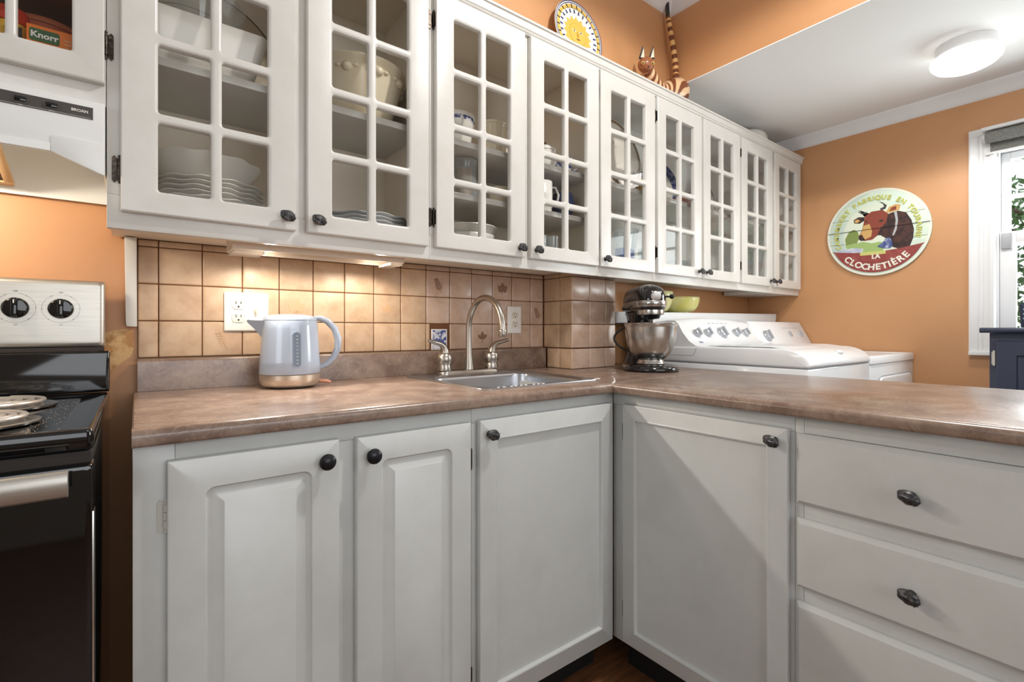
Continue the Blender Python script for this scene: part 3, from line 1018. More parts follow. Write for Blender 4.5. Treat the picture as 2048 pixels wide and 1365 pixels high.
# cooktop: raised rim around a shallow deck
m = MB().loops([[(x, y, z) for x, y in rr(RX0 + i, RX1 - i, -0.640 + i, -0.062 - i * 0.4, r, 5)] for i, r, z in ((0.004, 0.010, 0.890), (0, 0.012, 0.896), (0, 0.012, 0.918), (0.002, 0.011, 0.9225), (0.007, 0.009, 0.9240), (0.020, 0.012, 0.9215), (0.040, 0.016, 0.9185), (0.048, 0.016, 0.9170))])
h(m).build('cooktop', gloss_black, rng, smooth=50)
h(relief(RX0 + 0.004, RX1 - 0.001, 0.925, 1.0255, [(0, 0.003, -0.030), (0, 0.003, -0.062), (0.003, 0.003, -0.0655), (0.006, 0.003, -0.066)], 3)).build('riser', gloss_black, rng)
h(MB().box(RX0 + 0.01, RX1 - 0.012, -0.060, -0.034, 1.0257, 1.0355)).build('riser_gap', slot_dark, rng)
bgd = h(relief(RX0, -0.0635, 1.036, 1.1985, [(0, 0.004, -0.030), (0, 0.006, -0.052), (0.001, 0.008, -0.0575), (0.004, 0.008, -0.0615), (0.010, 0.006, -0.0635), (0.011, 0.006, -0.0636)], 5)).build('backguard', range_steel, rng, smooth=50)
kmesh = MB().lathe([(0.0235, 0), (0.0235, 0.004), (0.0225, 0.010), (0.020, 0.0125), (0.0, 0.013)], 32)
kmesh.add([(-0.0058, -0.0215, 0.010), (0.0058, -0.0215, 0.010), (0.0058, 0.0225, 0.010), (-0.0058, 0.0225, 0.010), (-0.0045, -0.020, 0.026), (0.0045, -0.020, 0.026), (0.0048, 0.0225, 0.022), (-0.0048, 0.0225, 0.022)],
          [(0, 3, 2, 1), (4, 5, 6, 7), (0, 1, 5, 4), (1, 2, 6, 5), (2, 3, 7, 6), (3, 0, 4, 7)])
KN = kmesh.mesh('control_knob', gloss_black, 0.0008)
MARK = MB().box(-0.0009, 0.0009, 0.010, 0.0185, 0.0222, 0.0246).mesh('pointer', print_white)
ring = MB()
for i in range(40):
    a = 0.42 * PI - 2 * PI * i / 44
    ring.add([(0.0335 * math.cos(a + d), 0.0335 * math.sin(a + d), 0.0004) for d in (-0.055, 0.055)] + [(0.0340 * math.cos(a + d), 0.0340 * math.sin(a + d), 0.0004) for d in (0.055, -0.055)], [(0, 1, 2, 3)])
for a in (0.05, 1.0, 2.1, 3.2, 4.0, 5.4):
    ring.lathe([(0.0009, 0.0002), (0.0009, 0.0006), (0, 0.0006)], 6, (0.0337 * math.cos(a), 0.0337 * math.sin(a), 0))
RING = ring.mesh('dial_print', print_dark, smooth=0)
for x in (-0.1435, -0.2205, -0.66, -0.737):
    k = link('control_knob', KN, rng, (x - lo[0], -0.0638 - lo[1], 1.1285), (PI / 2, 0, 0))
    link('pointer', MARK, k)
    link('dial_print', RING, bgd, (x - lo[0], -0.0638 - lo[1], 1.1285), (PI / 2, 0, 0))
    h(text_mb('OFF', 0.0045, 0.0002).xf(M_front(x, -0.0641, 1.1655))).build('lettering', print_dark, bgd, smooth=0)
    h(text_mb('LO', 0.0045, 0.0002).xf(M_front(x, -0.0641, 1.0885))).build('lettering', print_dark, bgd, smooth=0)


def burner(cx, cy, R):
    pan = h(MB().lathe([(R + 0.012, 0.9192), (R + 0.013, 0.9225), (R + 0.008, 0.9240), (R, 0.9215), (R * 0.6, 0.9190), (0.02, 0.9185), (0.0, 0.9185)], 48, (cx, cy, 0))).build('drip_pan', steel, rng)
    turns, pts = 4.2, []
    for i in range(150):
        a = 2 * PI * turns * i / 149
        r = 0.018 + (R - 0.024) * i / 149
        pts.append((cx + r * math.cos(a), cy + r * math.sin(a), 0.9305))
    h(MB().tube(pts, 0.0048, 8, flat=0.8)).build('coil', coil_m, pan)
    q = MB()
    for k in range(3):
        a = 0.5 + 2 * PI * k / 3
        q.tube([(cx, cy, 0.9238), (cx + (R - 0.004) * math.cos(a), cy + (R - 0.004) * math.sin(a), 0.9238)], 0.0022, 6)
    h(q).build('coil_support', steel, pan)


burner(-0.248, -0.215, 0.100)
burner(-0.228, -0.455, 0.082)
burner(-0.625, -0.215, 0.082)
burner(-0.645, -0.455, 0.100)
m = MB()
rnd = random.Random(3)
for i in range(110):
    x, y = rnd.uniform(-0.145, -0.090), rnd.uniform(-0.58, -0.14)
    s = rnd.uniform(0.0002, 0.0006)
    m.box(x - s, x + s, y - s * 1.4, y + s, 0.9170, 0.9170 + s)
crumb = h(m).build('crumbs', mat('crumb', S(206, 188, 160), 0.8), rng, smooth=0)
crumb['kind'] = 'stuff'
# control-side face, oven door, bar handle, drawer
h(MB().box(RX0 + 0.006, RX1 - 0.003, -0.636, -0.6155, 0.872, 0.8895)).build('vent_strip', slot_dark, rng)
od = h(relief(RX0 + 0.003, RX1 + 0.0005, 0.275, 0.872, [(0, 0.004, -0.6155), (0, 0.005, -0.652), (0.002, 0.006, -0.657), (0.006, 0.006, -0.6585), (0.007, 0.006, -0.6586)], 4)).build('oven_door', oven_glass, rng)
h(MB().box(RX1 - 0.0055, RX1 + 0.0018, -0.6555, -0.63, 0.277, 0.80)).build('edge_trim', steel, od, bevel=0.0015)
hb = MB().loops([[(x, y, z) for y, z in ((-0.702, 0.838), (-0.7055, 0.842), (-0.7065, 0.858), (-0.7055, 0.871), (-0.702, 0.875), (-0.692, 0.875), (-0.689, 0.858), (-0.692, 0.838))] for x in (-0.79, -0.0785)])
h(hb).build('handle', range_steel, od, smooth=50)
m = MB().box(-0.785, -0.76, -0.690, -0.6587, 0.846, 0.868).box(-0.108, -0.083, -0.690, -0.6587, 0.846, 0.868)
h(m).build('handle_post', range_steel, od, bevel=0.002)
h(relief(RX0 + 0.003, RX1 + 0.0005, 0.055, 0.268, [(0, 0.004, -0.6155), (0, 0.005, -0.650), (0.003, 0.006, -0.655), (0.004, 0.006, -0.655)], 4)).build('warming_drawer', gloss_black, rng)
m = MB()
for x in (-0.78, -0.09):
    for y in (-0.56, -0.08):
        m.lathe([(0.016, 0.0), (0.016, 0.008), (0.008, 0.01), (0.008, 0.03)], 12, (x, y, 0))
h(m).build('levelling_feet', slot_dark, rng)

# ------------------------------------------------------------------ sink
lo = (0.98, -0.29, ZC)
snk = thing('sink', 'square stainless steel sink sunk into the brown countertop', 'sink', lo)
h = lambda mb: local(mb, lo)


def rect_ring(x0, x1, y0, y1, r, z):
    return [(x, y, z) for x, y in rr(x0, x1, y0, y1, r, 6)]


BX0, BX1, BY0, BY1 = 0.780, 1.180, -0.515, -0.165
z = ZC
h(MB().loops([rect_ring(SX0, SX1, SY0, SY1, 0.035, z + 0.0004), rect_ring(SX0 + 0.001, SX1 - 0.001, SY0 + 0.001, SY1 - 0.001, 0.034, z + 0.003), rect_ring(SX0 + 0.006, SX1 - 0.006, SY0 + 0.006, SY1 - 0.006, 0.030, z + 0.0045),
              rect_ring(SX0 + 0.014, SX1 - 0.014, SY0 + 0.014, SY1 - 0.014, 0.03, z + 0.0025), rect_ring(BX0 - 0.008, BX1 + 0.008, BY0 - 0.008, BY1 + 0.008, 0.06, z + 0.0025), rect_ring(BX0 - 0.001, BX1 + 0.001, BY0 - 0.001, BY1 + 0.001, 0.055, z - 0.003),
              rect_ring(BX0, BX1, BY0, BY1, 0.052, z - 0.012), rect_ring(BX0 + 0.008, BX1 - 0.008, BY0 + 0.008, BY1 - 0.008, 0.05, z - 0.140), rect_ring(BX0 + 0.016, BX1 - 0.016, BY0 + 0.016, BY1 - 0.016, 0.045, z - 0.160), rect_ring(BX0 + 0.040, BX1 - 0.040, BY0 + 0.040, BY1 - 0.040, 0.03, z - 0.168)], cap0=False)).build('basin', sink_steel, snk, smooth=50)
h(MB().lathe([(0.055, -0.1679), (0.055, -0.1655), (0.045, -0.165), (0.040, -0.1665), (0.0, -0.1668)], 28, (0.98, -0.34, z))).build('drain', steel, snk)
m = MB()
for i in range(9):
    x = 0.80 + 0.02 * i + rnd.uniform(-0.006, 0.006)
    m.ball((x, SY0 + 0.004, z + 0.0040), 0.004 + rnd.uniform(0, 0.004), 0.0025, 0.0012, 8, 5)
m.ball((1.195, SY0 + 0.004, z + 0.0035), 0.018, 0.005, 0.002, 10, 5)
h(m).build('caulk_smears', cau, snk)

# ------------------------------------------------------------------ faucet
lo = (0.987, -0.090, ZC + 0.0028)
fc = thing('faucet', 'brushed nickel gooseneck faucet with two lever handles behind the sink', 'faucet', lo)
m = MB().loops([[(x, y, z_) for x, y in rr(-0.128 + i, 0.128 - i, -0.027 + i, 0.027 - i, 0.024, 6)] for i, z_ in ((0, 0), (0, 0.009), (0.003, 0.013), (0.008, 0.0145))])
m.build('base_plate', nickel, fc, smooth=50)
neck = [(0, 0, 0.0146), (0, 0, 0.07), (0, 0, 0.13), (0, 0, 0.172)]
R = 0.105
for i in range(1, 15):
    a = PI * i / 15 * 1.02
    neck.append((0, -R + R * math.cos(a), 0.172 + R * math.sin(a)))
neck += [(0, -2 * R - 0.001, 0.172), (0, -2 * R - 0.002, 0.158)]
MB().tube(neck, [0.0185, 0.0125] + [0.0112] * (len(neck) - 2), 18).build('spout', nickel, fc, smooth=60)
MB().lathe([(0.0125, 0.0), (0.0145, 0.003), (0.0145, 0.010), (0.0118, 0.012), (0.0118, 0.016), (0.0138, 0.018), (0.0138, 0.023), (0.0115, 0.026)], 20, (0, -2 * R - 0.002, 0.138)).build('aerator', nickel, fc)
for s in (-1, 1):
    b = MB().lathe([(0.0255, 0.0146), (0.0265, 0.018), (0.0230, 0.033), (0.0225, 0.036), (0.0255, 0.039), (0.0290, 0.052), (0.0280, 0.066), (0.0235, 0.075), (0.020, 0.078), (0.0, 0.0795)], 24, (s * 0.104, 0, 0)).build('valve', nickel, fc)
    lp = [(s * 0.104, 0, 0.070), (s * 0.105, -0.001, 0.088), (s * 0.112, -0.003, 0.103), (s * 0.126, -0.006, 0.112), (s * 0.148, -0.010, 0.117), (s * 0.170, -0.014, 0.123), (s * 0.180, -0.016, 0.126)]
    MB().tube(lp, [0.0200, 0.0170, 0.0120, 0.0095, 0.0085, 0.0080, 0.0035], 14, flat=0.85).build('lever', nickel, b, smooth=60)

# ------------------------------------------------------------------ kettle
kt = thing('electric_kettle', 'pale blue-grey electric kettle with champagne base and water window by the backsplash', 'kettle', (0.352, -0.130, ZC + 0.0005), -0.227)
MB().lathe([(0.060, 0.0), (0.064, 0.003), (0.0, 0.0032)][:2] + [(0.074, 0.006), (0.0795, 0.014), (0.0810, 0.026), (0.0808, 0.037), (0.079, 0.0385), (0.0, 0.0387)], 48).build('base', kettle_base, kt)
MB().lathe([(0.0805, 0.0392), (0.0822, 0.041), (0.0800, 0.075), (0.0772, 0.120), (0.0742, 0.165), (0.0728, 0.186), (0.0712, 0.190)], 56).build('body', kettle_blue, kt, smooth=60)
MB().lathe([(0.0716, 0.1905), (0.0712, 0.1950), (0.066, 0.2020), (0.052, 0.2065), (0.030, 0.2085), (0.0, 0.209)], 56).build('lid', kettle_blue, kt, smooth=60)
sp_ = []
for t_, w_, z0, z1 in ((0.066, 0.034, 0.128, 0.190), (0.078, 0.026, 0.150, 0.190), (0.092, 0.016, 0.168, 0.1905), (0.105, 0.006, 0.181, 0.1915), (0.110, 0.002, 0.187, 0.192)):
    sp_.append([(-t_, -w_, z1), (-t_ - 0.002, 0, z1 - 0.002), (-t_, w_, z1), (-t_, w_ * 0.55, (z0 + z1) / 2), (-t_ - 0.002, 0, z0), (-t_, -w_ * 0.55, (z0 + z1) / 2)])
MB().loops(sp_).build('spout', mat('kettle_spout_grey', S(164, 174, 190), 0.25), kt, smooth=50)
hp = [(0.058, 0, 0.196), (0.078, 0, 0.199), (0.100, 0, 0.190), (0.120, 0, 0.168), (0.130, 0, 0.138), (0.129, 0, 0.108), (0.118, 0, 0.082), (0.098, 0, 0.062), (0.076, 0, 0.053)]
MB().tube(hp, [0.010, 0.0125, 0.0135, 0.014, 0.014, 0.014, 0.0135, 0.012, 0.010], 14, flat=0.72).build('handle', kettle_blue, kt, smooth=60)
# window faces the camera
q = Matrix.Rotation(0.197, 4, 'Z')
wm = MB()
n_ = 16
outl = rr(-0.0088, 0.0088, 0.062, 0.156, 0.0087, 6)


def on_body(u, zz, d):
    r_ = 0.0822 + (0.0728 - 0.0822) * (zz - 0.041) / (0.186 - 0.041) + d
    a = -PI / 2 + u / r_
    return (r_ * math.cos(a), r_ * math.sin(a), zz)


wm.loops([[on_body(u, zz, -0.002) for u, zz in outl], [on_body(u, zz, 0.0022) for u, zz in outl]]).xf(q).build('water_window', kettle_win, kt)
oo, ii = rr(-0.0112, 0.0112, 0.0595, 0.1585, 0.011, 6), rr(-0.0086, 0.0086, 0.0622, 0.1558, 0.0085, 6)
MB().loops([[on_body(u, zz, -0.001) for u, zz in oo], [on_body(u, zz, 0.0030) for u, zz in oo], [on_body(u, zz, 0.0030) for u, zz in ii], [on_body(u, zz, 0.001) for u, zz in ii]], False, False).xf(q).build('window_rim', mat('kettle_rim', S(126, 136, 152), 0.3), kt)
mk = MB()
for i in range(9):
    zz = 0.070 + 0.0095 * i
    mk.add([on_body(u, z_, 0.0026) for u, z_ in ((-0.001, zz), (0.004, zz), (0.004, zz + 0.0012), (-0.001, zz + 0.0012))], [(0, 1, 2, 3)])
mk.xf(q).build('level_marks', print_white, kt)
MB().tube([(0.078, 0.01, 0.0125), (0.098, 0.018, 0.010), (0.110, 0.022, 0.0065)], [0.006, 0.006, 0.004], 10).build('plug_lead', mat('lead_copper', S(196, 138, 110), 0.4), kt)

# ------------------------------------------------------------------ outlets
def duplex(parent, cx, cz, y):
    for dz in (0.0195, -0.0195):
        pts = []
        for i in range(32):
            a = 2 * PI * i / 32
            pts.append((cx + 0.0172 * math.cos(a), cz + dz + max(-0.0138, min(0.0138, 0.0172 * math.sin(a)))))
        r = MB().prism(pts, y - 0.0028, y, 'y').build('receptacle', mat('receptacle_almond', S(228, 220, 204), 0.35), parent)
        s = MB().box(cx - 0.0075, cx - 0.0053, y - 0.0031, y - 0.0027, cz + dz + 0.0005, cz + dz + 0.0090).box(cx + 0.0053, cx + 0.0075, y - 0.0031, y - 0.0027, cz + dz + 0.0015, cz + dz + 0.0082)
        s.cyl((cx, y - 0.0031, cz + dz - 0.0068), (cx, y - 0.0027, cz + dz - 0.0068), 0.0028, 12)
        s.build('slots', slot_dark, r)
    MB().cyl((cx, y - 0.0016, cz), (cx, y, cz), 0.0032, 12).build('screw', plate_white, parent)


lo = (0.2595, -0.001, 1.1330)
pl = thing('outlet_plate', 'double white wall plate with an outlet and a toggle switch behind the kettle', 'outlet', lo)
relief(-0.0585, 0.0585, -0.0585, 0.0565, [(0, 0.003, 0), (0, 0.004, -0.003), (0.0025, 0.004, -0.0055), (0.004, 0.004, -0.006)], 4).build('plate', plate_white, pl)
duplex(pl, -0.0225, 0.001, -0.006)
MB().box(0.0175, 0.0285, -0.0068, -0.0061, -0.012, 0.013).build('switch_slot', mat('receptacle_almond', S(228, 220, 204), 0.35), pl)
MB().add([(0.0195, -0.0065, -0.002), (0.0265, -0.0065, -0.002), (0.0265, -0.0065, 0.009), (0.0195, -0.0065, 0.009), (0.0203, -0.017, -0.006), (0.0257, -0.017, -0.006), (0.0257, -0.017, 0.000), (0.0203, -0.017, 0.000)],
         [(0, 3, 2, 1), (4, 5, 6, 7), (0, 1, 5, 4), (1, 2, 6, 5), (2, 3, 7, 6), (3, 0, 4, 7)]).build('toggle', mat('toggle_almond', S(206, 190, 164), 0.35), pl)
MB().cyl((0.023, -0.0075, 0.031), (0.023, -0.006, 0.031), 0.003, 10).cyl((0.023, -0.0075, -0.029), (0.023, -0.006, -0.029), 0.003, 10).build('screw', steel, pl)
p2 = thing('outlet_plate', 'single white outlet plate on the tiles beside the faucet spout', 'outlet', (1.270, -0.001, 1.1215))
relief(-0.0362, 0.0362, -0.057, 0.057, [(0, 0.003, 0), (0, 0.004, -0.003), (0.0025, 0.004, -0.0055), (0.004, 0.004, -0.006)], 4).build('plate', plate_white, p2)
duplex(p2, 0.0, 0.0, -0.006)

# ------------------------------------------------------------------ stand mixer (local +x is its nose)
mx = thing('stand_mixer', 'black stand mixer with a steel bowl on the peninsula countertop', 'mixer', (1.675, -0.372, ZC + 0.0004), math.atan2(-0.80, -0.52))


def stadium(xr, xf_, r, z, n=14, taper=1.0):
    """rounded outline from rear centre xr (radius r*taper) to front centre xf_ (radius r)"""
    pts = []
    for i in range(n + 1):
        a = -PI / 2 + PI * i / n
        pts.append((xf_ + r * math.cos(a), r * math.sin(a), z))
    for i in range(n + 1):
        a = PI / 2 + PI * i / n
        pts.append((xr + r * taper * math.cos(a), r * taper * math.sin(a), z))
    return pts


MB().loops([stadium(-0.075, 0.055, 0.106, 0.0, taper=0.72), stadium(-0.075, 0.055, 0.110, 0.006, taper=0.72), stadium(-0.075, 0.055, 0.109, 0.014, taper=0.72), stadium(-0.075, 0.055, 0.102, 0.021, taper=0.72), stadium(-0.080, 0.055, 0.086, 0.0255, taper=0.75), stadium(-0.085, 0.055, 0.068, 0.027, taper=0.85)]).build('base', mixer_black, mx, smooth=60)
MB().loops([stadium(-0.112, -0.075, 0.060, 0.026), stadium(-0.112, -0.085, 0.044, 0.07), stadium(-0.112, -0.085, 0.038, 0.12), stadium(-0.112, -0.075, 0.038, 0.18), stadium(-0.115, -0.055, 0.044, 0.222), stadium(-0.12, -0.03, 0.050, 0.238)]).build('pedestal', mixer_black, mx, smooth=60)
head = MB().loops([stadium(-0.110, 0.055, 0.046, 0.2385), stadium(-0.110, 0.055, 0.055, 0.246), stadium(-0.112, 0.055, 0.0585, 0.262), stadium(-0.112, 0.055, 0.060, 0.280), stadium(-0.112, 0.055, 0.0585, 0.300), stadium(-0.110, 0.053, 0.054, 0.318), stadium(-0.104, 0.049, 0.045, 0.333), stadium(-0.094, 0.043, 0.032, 0.343), stadium(-0.080, 0.036, 0.016, 0.348), stadium(-0.07, 0.03, 0.004, 0.349)]).build('head', mixer_black, mx, smooth=70)
MB().loops([stadium(-0.112, 0.055, 0.0592, 0.2555), stadium(-0.112, 0.055, 0.0612, 0.257), stadium(-0.112, 0.055, 0.0612, 0.2795), stadium(-0.112, 0.055, 0.0602, 0.281)]).build('trim_band', steel, head, smooth=60)
# lettering wraps the band on the side the camera sees
word = 'KitchenAid'
for i, ch in enumerate(word):
    s_ = -0.034 + 0.0087 * i
    a = -0.62 + s_ / 0.0615
    tm = text_mb(ch, 0.0125, 0.0003, bold=0.0003)
    tm.xf(Matrix.Translation((0.055, 0, 0)) @ Matrix.Rotation(a, 4, 'Z') @ Matrix.Translation((0.0616, 0, 0.2635)) @ Matrix.Rotation(PI / 2, 4, 'Z') @ Matrix.Rotation(PI / 2, 4, 'X'))
    tm.build('lettering', print_dark, head, smooth=0)
MB().lathe([(0.040, 0.2245), (0.0515, 0.226), (0.0525, 0.232), (0.0525, 0.244), (0.050, 0.246), (0.0, 0.2462)], 36, (0.055, 0, 0)).build('drip_ring', steel, head)
MB().lathe([(0.0, 0.188), (0.012, 0.188), (0.012, 0.206), (0.034, 0.210), (0.040, 0.2242), (0.0, 0.2243)], 28, (0.055, 0, 0)).build('planetary', mixer_black, head)
MB().cyl((0.070, 0.006, 0.10), (0.070, 0.006, 0.206), 0.0055, 12).build('beater_shaft', steel, head)
hub = MB().lathe([(0.020, 0.0), (0.021, 0.002), (0.021, 0.010), (0.0185, 0.0125), (0.006, 0.0135), (0.0, 0.0135)], 28).xf(Matrix.Translation((0.1035, 0, 0.2985)) @ Matrix.Rotation(0.18, 4, 'Y') @ Matrix.Rotation(PI / 2, 4, 'Y')).build('hub_cap', steel, head)
m = MB().cyl((0.075, 0.050, 0.298), (0.082, 0.070, 0.298), 0.004, 10).ball((0.084, 0.076, 0.298), 0.010, n=14, m=8)
m.build('attachment_knob', black_knob, head)
m = MB().cyl((-0.050, -0.058, 0.254), (-0.050, -0.073, 0.254), 0.0032, 8).ball((-0.050, -0.078, 0.254), 0.0075, n=12, m=8)
m.build('speed_lever', black_knob, head)
bowl = MB().lathe([(0.054, 0.0272), (0.056, 0.030), (0.050, 0.040), (0.049, 0.045), (0.066, 0.057), (0.083, 0.080), (0.0935, 0.108), (0.0990, 0.140), (0.1018, 0.174), (0.1030, 0.1875), (0.1052, 0.1895), (0.1050, 0.1915), (0.1015, 0.1905), (0.0985, 0.175), (0.094, 0.145), (0.085, 0.112), (0.065, 0.082), (0.03, 0.070), (0.0, 0.068)], 56, (0.055, 0, 0)).build('bowl', steel, mx, smooth=60)
hp = []
for i in range(15):
    a = PI * i / 14
    hp.append((0, 0.094 + 0.052 * math.sin(a) ** 0.8 if 0 < i < 14 else 0.094, 0.178 - 0.098 * i / 14))
MB().tube([(0.055 - 0.35 * (p[1] - 0.0), -p[1] * 0.93, p[2]) for p in hp], 0.0042, 10).build('bowl_handle', black_knob, bowl, smooth=60)

# ------------------------------------------------------------------ laundry: washer and dryer
WF = -0.885
wx0, wx1 = 1.953, 2.608
lo = ((wx0 + wx1) / 2, -0.45, 0)
wsh = thing('washing_machine', 'white top-loading washer with five grey dials on its sloping console', 'washing machine', lo)
h = lambda mb: local(mb, lo)
h(MB().box(wx0, wx1, WF + 0.004, -0.10, 0.02, 0.9325)).build('body', appliance, wsh, bevel=0.008)
prof = [(-0.10, 0.9355), (-0.10, 1.000), (-0.42, 1.0045), (-0.62, 1.0065), (-0.74, 1.0060)]
for i in range(1, 10):
    a = PI / 2 + PI / 2 * i / 9
    prof.append((-0.775 + 0.110 * math.cos(a), 0.944 + 0.062 * math.sin(a)))
prof.append((WF, 0.9355))
h(MB().prism(prof, wx0, wx1, 'x')).build('top', appliance, wsh, bevel=0.010, seg=3, smooth=60)
h(MB().box(wx0 + 0.004, wx1 - 0.004, WF + 0.008, -0.104, 0.9326, 0.9354)).build('seam', appliance_grey, wsh)
lp = [(-0.46, 1.0078), (-0.46, 1.0125), (-0.62, 1.0145), (-0.73, 1.0140), (-0.79, 1.0060), (-0.825, 0.990), (-0.822, 0.986), (-0.785, 1.001), (-0.73, 1.0085)]
lid = h(MB().prism(lp, wx0 + 0.05, wx1 - 0.05, 'x')).build('lid', appliance, wsh, bevel=0.002, smooth=60)
h(MB().box(wx0 + 0.06, wx0 + 0.16, -0.829, -0.823, 0.9845, 0.9895)).build('lid_gap', slot_dark, lid)
h(MB().ball(((wx0 + wx1) / 2 + 0.04, -0.855, 0.985), 0.028, 0.016, 0.012, 16, 8)).build('lid_grip', appliance, lid)
# console: side cheeks, sloping curved-top panel
ls = []
for i in range(13):
    u = i / 12
    x = wx0 + 0.006 + (wx1 - wx0 - 0.012) * u
    k = 0.016 * math.sin(PI * u)
    ls.append([(x, -0.12, 1.0), (x, -0.12, 1.108 + k), (x, -0.285, 1.124 + k), (x, -0.318, 1.122 + k), (x, -0.335, 1.108 + k * 0.8), (x, -0.360, 1.066 + k * 0.3), (x, -0.390, 1.030), (x, -0.425, 1.008), (x, -0.47, 1.002)])
con = h(MB().loops(ls)).build('console', appliance, wsh, smooth=50)
h(MB().box(wx0 - 0.0006, wx0 + 0.002, -0.405, -0.12, 0.9645, 0.966)).build('cheek_seam', appliance_grey, con)
h(MB().tube([(wx0 - 0.0002, -0.405, 0.9652), (wx0 - 0.0002, -0.418, 0.970), (wx0 - 0.0002, -0.432, 0.9985)], 0.0012, 6)).build('cheek_seam', appliance_grey, con)
nrm = Matrix.Rotation(math.radians(57), 4, 'X')


def dial(parent, x, y, z, r, L_):
    b = MB().lathe([(r * 1.12, 0), (r * 1.12, 0.003), (r, 0.006), (r * 0.92, 0.016), (r * 0.75, 0.018), (0, 0.018)], 28)
    b.box(-r * 0.16, r * 0.16, -r * 0.9, r * 0.9, 0.017, 0.028)
    L_(b.xf(Matrix.Translation((x, y, z)) @ nrm)).build('dial', mat('dial_silver', S(184, 187, 192), 0.3, 0.4), parent)


for fx, r in ((0.16, 0.020), (0.30, 0.020), (0.50, 0.028), (0.70, 0.020), (0.84, 0.020)):
    x = wx0 + (wx1 - wx0) * fx
    dial(con, x, -0.366, 1.060 + 0.004 * math.sin(PI * fx), r, h)
m = MB()
for fx in (0.38, 0.44, 0.5, 0.56, 0.62):
    x = wx0 + (wx1 - wx0) * fx
    m.box(x - 0.012, x + 0.012, -0.001, 0.001, 0, 0.0004)
h(m.xf(Matrix.Translation((0, -0.3415, 1.1125)) @ nrm)).build('printed_lines', appliance_grey, con, smooth=0)
h(MB().box(-0.012, 0.012, -0.005, 0.005, 0, 0.001).xf(Matrix.Translation((wx0 + 0.085, -0.4035, 1.0235)) @ Matrix.Rotation(math.radians(36), 4, 'X'))).build('badge', mat('badge_blue', S(150, 156, 176), 0.3), con)

dx0, dx1 = 2.612, XF - 0.008
lo = ((dx0 + dx1) / 2, -0.45, 0)
dry = thing('clothes_dryer', 'white front-loading dryer between the washer and the far wall', 'dryer', lo)
h = lambda mb: local(mb, lo)
h(MB().box(dx0, dx1, WF + 0.004, -0.10, 0.02, 0.922)).build('body', appliance, dry, bevel=0.006)
h(MB().loops([[(x, y, z_) for x, y in rr(dx0 + i, dx1 - i, WF + i, -0.10 - i * 0.2, 0.012, 4)] for i, z_ in ((0, 0.9235), (0, 0.954), (0.003, 0.9595), (0.014, 0.9600), (0.020, 0.9550), (0.024, 0.9545))])).build('top', appliance, dry, smooth=50)
ls = [(-0.13, 0.953), (-0.13, 1.110), (-0.290, 1.128), (-0.315, 1.127), (-0.322, 1.122), (-0.395, 0.990), (-0.400, 0.955)]
con = h(MB().prism(ls, dx0 + 0.006, dx1 - 0.003, 'x')).build('console', appliance, dry, bevel=0.004)
nrm = Matrix.Rotation(math.radians(61), 4, 'X')
xx = dx0 + 0.14
dial(con, xx, -0.3655, 1.046, 0.030, h)
for x in (dx0 + 0.44, dx0 + 0.58):
    o = h(MB().lathe([(0.021, 0), (0.021, 0.002), (0.017, 0.003), (0, 0.003)], 24).xf(Matrix.Translation((x, -0.3595, 1.056)) @ nrm)).build('button_ring', mat('dial_silver_white', S(214, 216, 220), 0.25, 0.3), con)
    h(MB().box(-0.006, 0.006, -0.012, 0.012, 0.003, 0.008).xf(Matrix.Translation((x, -0.3595, 1.056)) @ nrm)).build('button', appliance_grey, o, bevel=0.001)
m = MB()
for x, w_ in ((dx0 + 0.40, 0.03), (dx0 + 0.46, 0.02), (dx0 + 0.53, 0.03)):
    m.box(x - w_, x + w_, -0.0008, 0.0008, 0, 0.0006)
h(m.xf(Matrix.Translation((0, -0.340, 1.0905)) @ nrm)).build('printed_lines', appliance_grey, con, smooth=0)
ddoor = h(relief(dx0 + 0.09, dx1 - 0.06, 0.30, 0.860, [(0, 0.05, WF + 0.0035), (0, 0.05, WF - 0.004), (0.004, 0.048, WF - 0.008), (0.010, 0.045, WF - 0.009)], 6)).build('door', appliance, dry, smooth=50)
h(MB().tube([(x, WF - 0.0005, z_) for x, z_ in rr(dx0 + 0.086, dx1 - 0.056, 0.296, 0.864, 0.054, 6)] + [(dx1 - 0.056, WF - 0.0005, 0.81)], 0.003, 6)).build('door_gasket', appliance_grey, ddoor)

# board shelf behind the machines, with two yellow bowls
shf = thing('wall_shelf', 'long white board shelf on the orange wall behind the washer', 'shelf', (1.712, -0.09, 1.137))
Ms = Matrix.Rotation(-0.0135, 4, 'Y')
MB().prism([(0, 0), (1.535, 0), (1.545, 0.020), (1.548, 0.0505), (0, 0.0505)], -0.096, 0.096, 'y').xf(Ms @ Matrix.Translation((0.003, 0, -0.026))).build('board', trim_white, shf, bevel=0.0015)
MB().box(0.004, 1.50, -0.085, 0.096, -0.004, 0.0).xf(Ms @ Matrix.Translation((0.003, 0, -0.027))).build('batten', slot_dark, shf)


def shelf_top(x):
    return 1.137 + math.sin(0.0135) * (x - 1.715) + 0.0247


def bowl_thing(label, x, y, z, prof, material, group=None, wave=None, cat='bowl', name='bowl', sx=1, sy=1, n=48):
    o = MB().lathe(prof, n, (0, 0, 0), wave, sx, sy).build(name, material, smooth=60)
    o.location = (x, y, z)
    return tag(o, label, cat, group)


